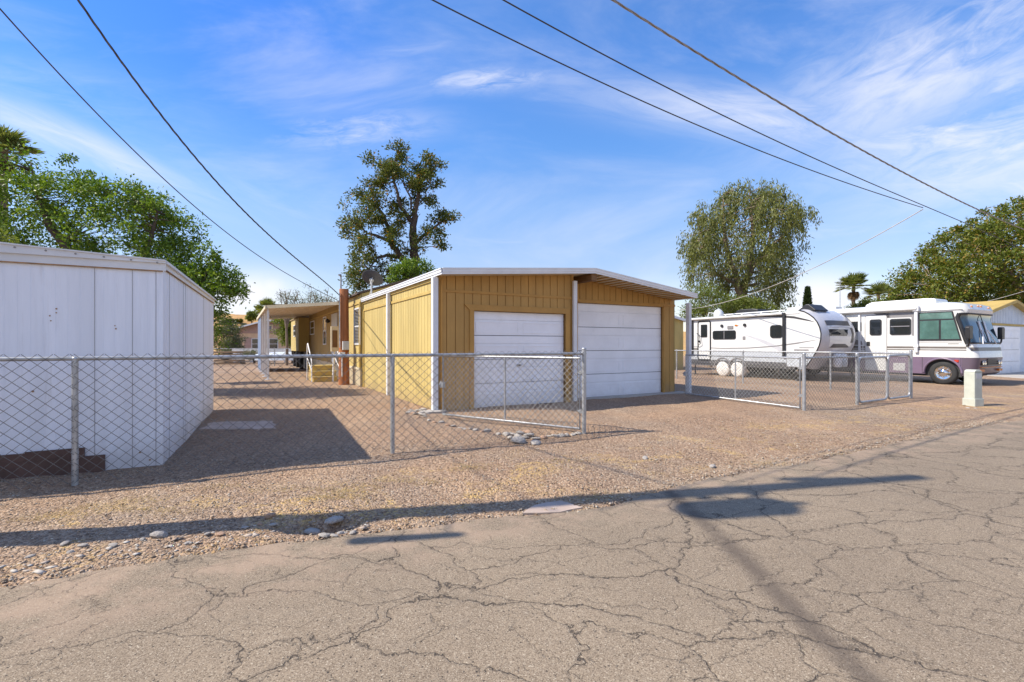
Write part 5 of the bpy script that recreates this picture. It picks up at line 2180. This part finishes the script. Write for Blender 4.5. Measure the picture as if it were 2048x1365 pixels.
def edge_dist(x, y, P):
    d = 1e9
    for i in range(len(P)):
        a, b = P[i - 1], P[i]
        vx, vy = b[0] - a[0], b[1] - a[1]
        t = max(0, min(1, ((x - a[0]) * vx + (y - a[1]) * vy) / (vx * vx + vy * vy + 1e-9)))
        d = min(d, math.hypot(x - a[0] - t * vx, y - a[1] - t * vy))
    return d


def crown_centres(poly, Y, depth, n, seed, rmin, rmax, shell=0.0, gap=0.0, gf=.8):
    """clump centres filling a crown whose outline at distance Y is poly; returns x, y, z, r"""
    r = random.Random(seed)
    x0, x1 = min(p[0] for p in poly), max(p[0] for p in poly)
    y0, y1 = min(p[1] for p in poly), max(p[1] for p in poly)
    out = []
    while len(out) < n:
        x, y = r.uniform(x0, x1), r.uniform(y0, y1)
        if not in_poly(x, y, poly):
            continue
        ed = edge_dist(x, y, poly) * Y / F
        dm = min(depth, .35 * depth + ed * .9)
        s = r.uniform(-1, 1)
        if shell:
            s = math.copysign(abs(s) ** (1 - shell), s)
        rad = r.uniform(rmin, rmax)
        p = pt(x, y, Y)
        yy = Y + s * dm
        if gap and mnoise.noise(Vector((p.x * gf, yy * gf, p.z * gf)) + Vector((seed, 0, 0))) < -.5 + gap:
            continue
        out.append((p.x * 1.0, yy, p.z, rad))
    return out


def clump_leaves(cs, per, L, W, seed, up=.6, down=0.0, flat=.7):
    r = np.random.default_rng(seed)
    C = np.array([c[:3] for c in cs])
    Rr = np.array([c[3] for c in cs])
    i = np.repeat(np.arange(len(cs)), per)
    off = r.normal(0, .5, (len(i), 3))
    off[:, 2] *= flat
    P = C[i] + off * Rr[i][:, None]
    D = off + r.normal(0, .5, off.shape)
    D[:, 2] -= down
    N = r.normal(0, .6, off.shape)
    N[:, 2] += up
    k = len(P)
    return leaf_faces(P, D, N, L * r.uniform(.6, 1.25, k), W * r.uniform(.6, 1.25, k))


def tree_root(name, label, base, cat='tree', group=None):
    return thing(name, label, cat, Vector((base[0], base[1], base[2] if len(base) > 2 else 0)), 0, group)


def put_leaves(root, parts, mat, name='crown'):
    vs, qs, n = [], [], 0
    for v, q in parts:
        vs.append(v)
        qs.append(q + n)
        n += len(v)
    v = np.concatenate(vs) - np.array(root.location)[None]
    return np_mesh(name, v, np.concatenate(qs), mat, root)


def limbs(root, paths, cs, mat, name='trunk', twigs=220, seed=1, tw=.012):
    r = random.Random(seed)
    mb = MB()
    o = root.location
    nodes = []
    for path in paths:
        pts = [Vector(p[:3]) for p in path]
        rs = [p[3] for p in path]
        P2, R2 = [], []
        for i in range(len(pts) - 1):
            for k in range(4):
                s = k / 4
                j = Vector((r.gauss(0, .2), r.gauss(0, .2), r.gauss(0, .2))) * rs[i] if k else Vector()
                P2.append(pts[i].lerp(pts[i + 1], s) + j)
                R2.append(rs[i] + (rs[i + 1] - rs[i]) * s)
        P2.append(pts[-1]); R2.append(rs[-1])
        mb.tube([p - o for p in P2], R2, 8)
        nodes += P2[1:]
    if cs:
        for c in r.sample(cs, min(twigs, len(cs))):
            e = Vector(c[:3])
            b = min(nodes, key=lambda q: (q - e).length + max(0, q.z - e.z) * .6)
            m = b.lerp(e, .5) + Vector((r.gauss(0, .12), r.gauss(0, .12), r.gauss(.08, .1))) * (e - b).length * .5
            mb.tube([b - o, m - o, e - o], [tw * 2.0, tw * 1.2, tw * .5], 4)
    return mb.build(name, mat, root, smooth=60)


# ---- big bright tree behind the shed
YB = 13.6
poly = [(-260, 330), (-60, 330), (15, 325), (60, 312), (92, 318), (98, 345), (120, 352), (160, 348), (190, 362), (235, 362), (250, 385), (290, 378), (300, 395), (335, 408), (348, 420), (355, 435),
        (372, 440), (368, 468), (360, 490), (372, 505), (400, 515), (425, 545), (405, 560), (360, 580), (300, 560), (150, 560), (-260, 560)]
cs = crown_centres(poly, YB, 2.2, 520, 1, .18, .42, gap=.30, gf=.9)
poly2 = [(360, 560), (400, 505), (438, 520), (470, 560), (492, 580), (478, 592), (448, 590), (452, 620), (440, 660), (428, 690), (390, 640)]
cs2 = crown_centres(poly2, 13.0, .9, 95, 2, .12, .26)
tips = [(390, 492), (402, 500), (415, 490), (430, 505), (440, 525), (462, 545), (475, 552), (484, 572), (490, 582), (145, 317), (125, 322), (135, 318), (430, 512), (425, 515), (398, 515), (275, 372), (180, 350), (330, 396), (455, 600), (462, 585)]
cs3 = [(*pt(x, y, 12.9), .10) for x, y in tips for _ in range(2)]
bt_ = tree_root('shade_tree', 'large bright green leafy tree spreading behind the white shed', (-11.2, YB, 0))
put_leaves(bt_, [clump_leaves(cs, 100, .115, .050, 1), clump_leaves(cs2, 70, .10, .045, 2), clump_leaves(cs3, 26, .10, .045, 3)], M['leaf_bright'])
paths = [[(-11.2, YB, -.1, .30), (-11.1, YB, 1.5, .24), (-11.4, YB - .2, 3.0, .18), (-12.6, YB - .3, 4.6, .10), (-13.2, YB - .2, 6.2, .03)],
         [(-11.1, YB, 1.5, .18), (-10.4, YB - .2, 3.0, .13), (-9.8, YB - .4, 4.2, .06), (-9.6, YB - .4, 5.0, .02)],
         [(-10.4, YB - .2, 2.6, .11), (-9.4, YB - .5, 3.2, .07), (-8.4, YB - .6, 3.1, .03), (-7.5, 12.9, 2.95, .012)],
         [(-11.4, YB - .2, 3.0, .12), (-14.0, YB, 4.2, .08), (-16, YB, 5.2, .04)],
         [(-8.35, 13.2, -.1, .12), (-8.3, 13.2, 1.2, .11), (-8.35, 13.1, 2.3, .09), (-8.9, 13.1, 3.4, .05)]]
limbs(bt_, paths, cs + cs2, M['bark'], twigs=320, seed=3, tw=.011)
# yellow fruit bush peeking over the shed roof
yb = tree_root('citrus_bush', 'yellow green citrus bush just showing over the shed roof at the left edge', (-9.3, 9.4, 0), 'bush')
cs = crown_centres([(-60, 480), (-10, 472), (18, 482), (30, 496), (10, 520), (-60, 520)], 9.4, .5, 40, 4, .10, .2)
put_leaves(yb, [clump_leaves(cs, 60, .075, .04, 5)], M['leaf_lime'])
limbs(yb, [[(-9.3, 9.4, -.1, .09), (-9.3, 9.4, 1.5, .07), (-9.4, 9.3, 2.9, .03)]], cs, M['bark'], twigs=40)

# ---- mid tree with orange touches behind the garage
YM = 27.0
Z4 = lambda x, y: (660 + x / 4.264, 280 + y / 4.266)
blobs = [(590, 110, 85), (640, 70, 40), (400, 190, 80), (350, 200, 50), (480, 230, 90), (580, 230, 80), (560, 330, 90), (440, 370, 80), (340, 380, 45), (780, 190, 75), (870, 200, 75), (910, 180, 45), (740, 230, 50), (840, 300, 85), (890, 350, 50), (700, 370, 80), (780, 400, 80),
         (840, 460, 70), (690, 450, 60), (250, 470, 55), (300, 490, 50), (420, 520, 90), (540, 540, 80), (320, 590, 60), (600, 480, 55), (190, 670, 75), (140, 710, 50), (130, 780, 30), (290, 720, 80), (420, 680, 90), (520, 760, 80), (600, 680, 70), (580, 840, 80), (270, 830, 60), (350, 880, 70),
         (240, 940, 60), (190, 1010, 50), (330, 1010, 80), (440, 1040, 55), (280, 1150, 90), (240, 1240, 60), (400, 1120, 50), (930, 590, 65), (1000, 650, 50), (1065, 680, 32), (880, 640, 40), (890, 790, 60), (960, 840, 50), (970, 900, 30), (810, 750, 40), (780, 830, 50), (780, 920, 40), (640, 930, 50), (540, 1010, 45), (510, 1080, 60), (500, 1190, 60), (380, 1230, 60), (200, 1290, 50), (680, 620, 45)]
r_ = random.Random(5)
cs = []
for (bx, by, br) in blobs:
    p = pt(*Z4(bx, by), YM)
    rr = br / 4.264 * YM / F
    m = max(3, int((br / 40) ** 2 * 2.6))
    y_ = YM + r_.uniform(-1, 1) * 1.2
    for _ in range(m):
        q = Vector((r_.gauss(0, .45), r_.gauss(0, .8), r_.gauss(0, .40))) * rr
        cs.append((p.x + q.x, y_ + q.y, p.z + q.z - .12, r_.uniform(.20, .38)))
mt = tree_root('olive_tree', 'tall ragged olive green tree with orange touches behind the garage roof', (pt(*Z4(715, 1200), YM).x, YM, 0))
put_leaves(mt, [clump_leaves(cs, 66, .155, .08, 6, up=.5)], M['leaf_dark'])


def zp(path):
    return [(*pt(*Z4(x, y), YM + dy_), w) for x, y, dy_, w in path]


root_b = (pt(*Z4(715, 1200), YM).x, YM, -.1, .34)
paths = [[root_b] + zp([(718, 1100, 0, .27), (715, 980, 0, .24), (708, 850, 0, .21), (716, 700, 0, .18), (738, 560, 0, .13), (758, 400, 0, .09), (745, 240, 0, .05), (800, 150, 0, .02)]),
         zp([(716, 730, 0, .14), (640, 620, -.2, .11), (590, 530, -.3, .09), (560, 400, -.2, .07), (520, 250, 0, .04), (590, 110, 0, .02)]),
         [(root_b[0] - .3, YM, -.1, .25)] + zp([(640, 1050, -.2, .19), (600, 1000, -.3, .17), (520, 880, -.4, .14), (505, 750, -.3, .11), (440, 620, -.2, .08), (320, 500, 0, .04), (230, 470, 0, .02)]),
         zp([(600, 1000, -.3, .12), (480, 985, -.5, .09), (400, 1010, -.5, .06), (330, 1100, -.5, .03)]),
         zp([(515, 870, -.4, .10), (400, 820, -.3, .08), (320, 800, -.2, .05), (190, 690, 0, .02)]),
         zp([(712, 900, 0, .12), (780, 830, .2, .09), (860, 770, .2, .08), (950, 700, .2, .05), (1060, 670, .2, .02)]),
         zp([(735, 600, 0, .08), (690, 590, -.2, .06), (690, 500, -.3, .05), (640, 400, -.2, .03), (620, 300, 0, .02)]),
         zp([(758, 420, 0, .06), (800, 330, .2, .04), (870, 230, .2, .02)])]
limbs(mt, paths, cs, M['bark'], twigs=170, seed=4, tw=.02)
sb = tree_root('leafy_shrub', 'bright green shrub at the foot of the ragged tree behind the garage', (pt(*Z4(700, 1100), 24).x, 24.0, 0), 'shrub')
cs = crown_centres([Z4(*p) for p in [(560, 1090), (620, 1040), (680, 1010), (760, 1010), (830, 1060), (880, 1090), (830, 1160), (540, 1250), (520, 1150)]], 24, .9, 80, 7, .18, .32)
put_leaves(sb, [clump_leaves(cs, 55, .12, .065, 8)], M['leaf_bright'])
bx_ = sb.location.x
limbs(sb, [[(bx_, 24, -.1, .12), (bx_, 24, 2.2, .09), (bx_ + .3, 24, 4.2, .03)]], cs, M['bark'], twigs=30)

# ---- weeping tree behind the trailer
YE = 34.0
Z5 = lambda x, y: (1340 + (690 + (x - 690) * .95) / 4.55, 340 + (760 + (y - 760) * .96) / 4.55)
outl = [(460, 150), (580, 130), (640, 140), (720, 95), (790, 140), (840, 110), (960, 130), (1030, 180), (1110, 180), (1130, 290), (1180, 330), (1270, 360), (1280, 490), (1200, 520), (1180, 660), (1160, 740), (1090, 750), (1150, 870), (1060, 920), (1060, 1000), (1130, 1060), (1100, 1130), (1060, 1240), (1000, 1290), (560, 1280), (480, 1180), (260, 1100), (170, 990), (130, 880), (140, 760), (105, 640), (150, 420), (230, 330), (290, 300), (400, 250)]
cs = crown_centres([Z5(*p) for p in outl], YE, 3.6, 900, 9, .22, .5, gap=.40, gf=.75)
r = np.random.default_rng(10)
S_ = np.array([c[:3] for c in cs])
per = 34
i = np.repeat(np.arange(len(S_)), per)
L_ = r.uniform(.7, 1.7, len(S_))
tt_ = r.uniform(0, 1, len(i))
P_ = S_[i] + r.normal(0, .13, (len(i), 3)) + np.stack([np.zeros(len(i)), np.zeros(len(i)), .5 - tt_ * L_[i]], 1)
sway = r.normal(0, .22, (len(S_), 2))
P_[:, :2] += sway[i] * tt_[:, None]
D_ = r.normal(0, .45, P_.shape)
D_[:, 2] -= 1.0
N_ = r.normal(0, 1, P_.shape)
wt_ = tree_root('weeping_tree', 'tall weeping olive green tree with hanging foliage behind the trailer', (pt(1490, 600, YE).x, YE, 0))
put_leaves(wt_, [leaf_faces(P_, D_, N_, r.uniform(.16, .34, len(i)), r.uniform(.05, .085, len(i)))], M['leaf_euc'])
wx = wt_.location.x
zq = lambda path: [(*pt(*Z5(x, y), YE + d), w) for x, y, d, w in path]
paths = [[(wx, YE, -.1, .40)] + zq([(640, 1200, 0, .30), (600, 1000, 0, .22), (500, 700, -.3, .15), (480, 400, 0, .08), (470, 220, 0, .03)]),
         zq([(640, 1200, 0, .25), (720, 950, .3, .20), (760, 600, .3, .14), (740, 300, 0, .08), (720, 140, 0, .03)]),
         zq([(720, 950, .3, .16), (900, 700, .3, .12), (960, 400, .3, .07), (1080, 250, 0, .03)]),
         zq([(600, 1050, 0, .14), (400, 950, -.5, .10), (300, 700, -.3, .06), (220, 450, 0, .03)]),
         zq([(860, 760, .3, .10), (1050, 600, .2, .06), (1200, 420, .2, .03)])]
limbs(wt_, paths, cs, M['bark_pale'], twigs=420, seed=6, tw=.018)

# light green trees at the trailer's back
for k, (pl, Yg, lab, seed) in enumerate([
    ([(1385, 600), (1392, 575), (1420, 572), (1440, 590), (1470, 600), (1470, 640), (1375, 645), (1370, 620)], 30.0, 'light green feathery tree behind the left end of the trailer roof', 21),
    ([(1450, 612), (1480, 598), (1510, 602), (1545, 615), (1570, 640), (1440, 645)], 30.5, 'yellowish green bushy tree behind the middle of the trailer roof', 22)]):
    cs = crown_centres(pl, Yg, 1.6, 120, seed, .25, .5)
    bx_ = sum(c[0] for c in cs) / len(cs)
    rt = tree_root('feathery_tree', lab, (bx_, Yg, 0))
    put_leaves(rt, [clump_leaves(cs, 70, .16, .05, seed)], M['leaf_lime'])
    limbs(rt, [[(bx_, Yg, -.1, .16), (bx_, Yg, 1.8, .12), (bx_ - .4, Yg, 3.2, .05)], [(bx_, Yg, 1.4, .1), (bx_ + .9, Yg, 2.7, .04)]], cs, M['bark_pale'], twigs=50)

# ---- big rounded tree at the right
YR = 33.0
poly = [(1818, 612), (1820, 575), (1830, 550), (1848, 525), (1872, 503), (1892, 480), (1922, 458), (1950, 446), (1975, 430), (2010, 420), (2040, 405), (2120, 400), (2200, 405), (2290, 440), (2350, 500), (2380, 560), (2380, 620), (1830, 625)]
cs = crown_centres(poly, YR, 5.5, 1500, 12, .30, .55, shell=.5, gap=.25, gf=.55)
bigt = tree_root('round_tree', 'huge dense rounded tree with orange pods behind the motorhome at the right', (pt(2090, 600, YR).x, YR, 0))
edge_tips = [(*pt(x - 6 + r_.uniform(-6, 6), y + r_.uniform(-8, 3), YR - .5), .22) for x, y in poly[1:12] for _ in range(7)]
put_leaves(bigt, [clump_leaves(cs, 62, .21, .11, 13, up=.8), clump_leaves(edge_tips, 22, .2, .10, 14)], M['leaf_orange'])
bx_ = bigt.location.x
paths = [[(bx_, YR, -.1, .5), (bx_, YR, 2.0, .42), (bx_ - 1, YR, 4.5, .25), (bx_ - 3, YR, 7.0, .10)], [(bx_, YR, 2, .3), (bx_ + 2, YR, 5, .2), (bx_ + 4, YR, 8, .08)],
         [(bx_, YR, 2.2, .28), (bx_ - 3.5, YR - 1, 3.8, .16), (bx_ - 7, YR - 1, 4.6, .05)], [(bx_ - 1, YR, 4.5, .2), (bx_ - .5, YR - 2, 7.5, .1)]]
limbs(bigt, paths, cs, M['bark_pale'], twigs=260, seed=8, tw=.022)
for (pl, Yg, lab, seed) in [
    ([(1705, 620), (1715, 606), (1740, 600), (1760, 604), (1775, 600), (1800, 590), (1825, 596), (1835, 615), (1800, 625), (1705, 625)], 36.0, 'low yellow green hedge like bush behind the motorhome roof', 31)]:
    cs = crown_centres(pl, Yg, 1.4, 110, seed, .25, .45)
    bx_ = sum(c[0] for c in cs) / len(cs)
    rt = tree_root('bush', lab, (bx_, Yg, 0), 'bush')
    put_leaves(rt, [clump_leaves(cs, 60, .17, .08, seed)], M['leaf_lime'])
    limbs(rt, [[(bx_, Yg, -.1, .14), (bx_, Yg, 2.0, .10), (bx_, Yg, 3.6, .04)]], cs, M['bark'], twigs=40)


# ---- palms
def fan_palm(label, base, h, cr, nf, seed, skirt=True, group=None):
    root = tree_root('fan_palm', label, base, 'palm tree', group)
    r = random.Random(seed)
    mb = MB()
    n = 10
    pts = [(math.sin(k * .5 + seed) * .04, 0, h * k / n) for k in range(n + 1)]
    mb.tube(pts, [.20 * cr ** .3 * (1 - .25 * k / n) for k in range(n + 1)], 10)
    mb.build('trunk', M['palm_trunk'], root, smooth=60)
    top = Vector(pts[-1])

    def fronds(name, mat, count, el0, el1, ln, droop):
        mb = MB()
        for k in range(count):
            az = r.uniform(0, 2 * math.pi)
            el = r.uniform(el0, el1)
            d = Vector((math.cos(az) * math.cos(el), math.sin(az) * math.cos(el), math.sin(el)))
            pl = ln * r.uniform(.40, .55)
            s = d.cross(Vector((0, 0, 1)))
            s = s.normalized() if s.length > .01 else Vector((1, 0, 0))
            nn = s.cross(d).normalized()
            q = top + d * pl + Vector((0, 0, -droop * pl * .3))
            mb.bar(top, q, .02 * cr, .012 * cr)
            fl = ln * r.uniform(.5, .62)
            for j in range(17):
                a = R(-105 + 210 * j / 16)
                e = (d * math.cos(a) + s * math.sin(a)) * fl * (1 - .25 * abs(a) / 1.8)
                e += Vector((0, 0, -droop * fl * (.25 + .2 * r.random()))) + nn * abs(math.sin(a)) * fl * .15
                sd_ = e.cross(nn).normalized() * fl * .045
                m_ = q + e * .55 + nn * .02
                mb.add([q - sd_ * .3, q + sd_ * .3, m_ + sd_, q + e + Vector((0, 0, -droop * fl * .12)), m_ - sd_], [(0, 1, 2, 3, 4)])
        return mb.build(name, mat, root, recalc=False)
    fronds('crown', M['leaf_palm'], nf, R(-15), R(80), cr, .35)
    if skirt:
        top = top + Vector((0, 0, -.1 * cr))
        fronds('dead_skirt', M['leaf_dead'], int(nf * .9), R(-88), R(-66), cr * .62, .5)
    return root


p = pt(5, 300, 16.5)
fan_palm('tall fan palm behind the shade tree at the left edge of the view', (p.x, p.y, 0), p.z, 1.05, 34, 1)
p = pt(1707, 572, 62)
fan_palm('tall fan palm with brown skirt right of the thin antenna mast', (p.x, p.y, 0), p.z, 2.2, 40, 2)
p = pt(1756, 590, 60)
fan_palm('shorter fan palm rising from the bushes behind the motorhome', (p.x, p.y, 0), p.z, 2.0, 26, 3, False)
p = pt(1779, 586, 58)
fan_palm('smallest fan palm half hidden against the big round tree', (p.x, p.y, 0), p.z, 1.1, 16, 4, False)
for (x, y, Yp, cr, lab) in [(536, 616, 80, 2.2, 'dark palm on the hill crest left of the awning'), (520, 622, 84, 1.6, 'smaller dark palm on the hill crest beside the grey house')]:
    p = pt(x, y, Yp)
    hz_ = hill_z(p.x, Yp)
    fan_palm(lab, (p.x, p.y, hz_ - .1), max(.8, p.z - hz_), cr, 30, int(x), False)

# ---- cypress and antenna mast
p = pt(1615, 615, 60)
cy = tree_root('cypress_tree', 'narrow dark green cypress standing behind the trailer roof', (p.x, 60, 0))
zt_ = pt(1615, 579, 60).z
r = np.random.default_rng(20)
k = 5200
z = r.uniform(.5, zt_, k)
rad = np.clip((zt_ - z) / zt_, 0, 1) ** 1.0 * 1.25 * np.sqrt(r.uniform(.35, 1, k))
a = r.uniform(0, 6.283, k)
P_ = np.stack([p.x + rad * np.cos(a), 60 + rad * np.sin(a), z], 1)
D_ = np.stack([np.cos(a) * .5, np.sin(a) * .5, np.ones(k)], 1) + r.normal(0, .25, (k, 3))
put_leaves(cy, [leaf_faces(P_, D_, r.normal(0, 1, (k, 3)), np.full(k, .5), np.full(k, .16))], M['cypress'])
limbs(cy, [[(p.x, 60, -.1, .16), (p.x, 60, zt_ * .7, .05)]], None, M['bark'])
p = pt(1680, 650, 50)
am = thing('antenna_mast', 'thin grey antenna mast rising behind the motorhome roof', 'antenna', (p.x, 50, 0))
zt_ = pt(1680, 565, 50).z
mb = MB()
mb.cyl((0, 0, 0), (0, 0, zt_), .045, .03, 8)
mb.build('mast', M['galv'], am)
mb = MB()
mb.bar((-.25, 0, zt_ - .15), (.1, 0, zt_ + .1), .04, .04)
for q in (-.15, -.02, .08):
    mb.bar((q, -.35, zt_ - .02 + q), (q, .35, zt_ - .02 + q), .03, .03)
mb.build('aerial', M['galv'], am)

# ---- background greenery at the left
def shrub(label, px, py0, py1, rx, Y, mat, seed, n=70, per=45, leaf=.12, name='shrub', cat='shrub', base=0.0):
    cx = pt(px, py0, Y)
    zt = pt(px, py0, Y).z
    zb = max(base, pt(px, py1, Y).z)
    rxm = rx * Y / F
    r = random.Random(seed)
    cs = []
    while len(cs) < n:
        q = Vector((r.uniform(-1, 1), r.uniform(-1, 1), r.uniform(-1, 1)))
        if q.length > 1:
            continue
        s = r.uniform(.75, 1.1)
        cs.append((cx.x + q.x * rxm * s, Y + q.y * rxm * .8, (zt + zb) / 2 + q.z * (zt - zb) / 2 * s, r.uniform(.12, .26) * rxm))
    root = tree_root(name, label, (cx.x, Y, base), cat)
    put_leaves(root, [clump_leaves(cs, per, leaf, leaf * .45, seed)], M[mat])
    limbs(root, [[(cx.x, Y, base - .1, .06 + rxm * .04), (cx.x, Y, (zb + zt) / 2, .04)], [(cx.x, Y, base + .1, .05), (cx.x + rxm * .4, Y, zb + (zt - zb) * .6, .02)]], cs, M['bark'], twigs=30)
    return root


shrub('feathery green tree standing beside the far end of the home', 585, 610, 700, 34, 36, 'leaf_lime', 41, 190, 60, .16, 'feathery_tree', 'tree')
shrub('grey green bushy tree left of the tan house', 455, 640, 720, 34, 40, 'leaf_grey', 42, 110, 55, .16, 'bushy_tree', 'tree')
shrub('soft pale green bush in front of the tan house wall', 468, 672, 718, 16, 42, 'leaf_grey', 43, 60, 50, .12)
shrub('low grey green shrub behind the far chain fence', 508, 700, 722, 26, 36.8, 'leaf_grey', 44, 60, 40, .10)
shrub('darker low shrub beside the pale boat', 452, 697, 724, 12, 35.4, 'leaf_grey', 45, 40, 40, .10)
shrub('bright yellow green bush on the hill crest', 503, 622, 645, 13, 76, 'leaf_lime', 46, 60, 50, .25, base=max(0, hill_z(pt(503, 640, 76).x, 76)))
for k, (px, py, Yh, rx) in enumerate([(470, 655, 66, 14), (492, 640, 74, 9), (555, 652, 66, 18), (530, 645, 72, 8), (448, 640, 72, 16), (600, 640, 70, 20), (640, 640, 72, 20), (430, 625, 82, 18), (447, 650, 78, 9), (462, 650, 80, 8), (478, 650, 80, 7), (489, 650, 76, 6)]):
    zb = hill_z(pt(px, py, Yh).x, Yh)
    zpx = HZ - (zb - H) * F / Yh
    shrub(['round olive shrub low on the hill slope', 'small shrub high on the hill slope', 'dense shrub on the hill slope behind the awning', 'tiny shrub on the open dry slope', 'wide shrub on the hill left of the slope', 'shrub on the hill behind the mobile home bay', 'shrub on the hill behind the mobile home roof', 'dark shrub on the left crest of the hill', 'round bush on the dry slope nearest the shade tree', 'olive bush halfway along the dry slope', 'small bush above the tan house roof slope', 'little bush above the tan house eave'][k],
          px, zpx - rx * .9, zpx + 3, rx, Yh, 'leaf_grey' if k % 2 else 'leaf_dark', 50 + k, 40, 45, .22, base=zb)


def sparse_tree(label, px, pytop, pybase, Y, seed, spread):
    x = pt(px, pybase, Y).x
    zt = pt(px, pytop, Y).z
    root = tree_root('airy_tree', label, (x, Y, 0), 'tree', None)
    r = random.Random(seed)
    paths, cs = [], []
    for k in range(7):
        dx_ = r.uniform(-1, 1) * spread
        zz = zt * r.uniform(.85, 1.0)
        paths.append([(x, Y, zt * .45, .06), (x + dx_ * .4, Y + r.uniform(-.4, .4), zt * .7, .035), (x + dx_, Y + r.uniform(-.6, .6), zz, .012)])
        for j in range(7):
            s = r.uniform(.45, 1)
            cs.append((x + dx_ * s + r.gauss(0, .2), Y + r.gauss(0, .4), zt * .6 + (zz - zt * .6) * s + r.gauss(0, .15), .22))
    paths.append([(x, Y, -.1, .12), (x, Y, zt * .46, .07)])
    put_leaves(root, [clump_leaves(cs, 20, .12, .035, seed)], M['leaf_grey'])
    limbs(root, paths, cs, M['bark_pale'], twigs=49, seed=seed, tw=.012)


sparse_tree('airy leafless looking tree top over the awning, leftmost of three', 573, 572, 620, 33, 61, .8)
sparse_tree('airy grey tree top over the middle of the awning', 612, 574, 620, 34, 62, .9)
sparse_tree('airy grey tree top nearest the timber post', 645, 574, 620, 35, 63, .8)
for (x, y, lab, seed) in [(1700, 815, '', 1)]:
    pass
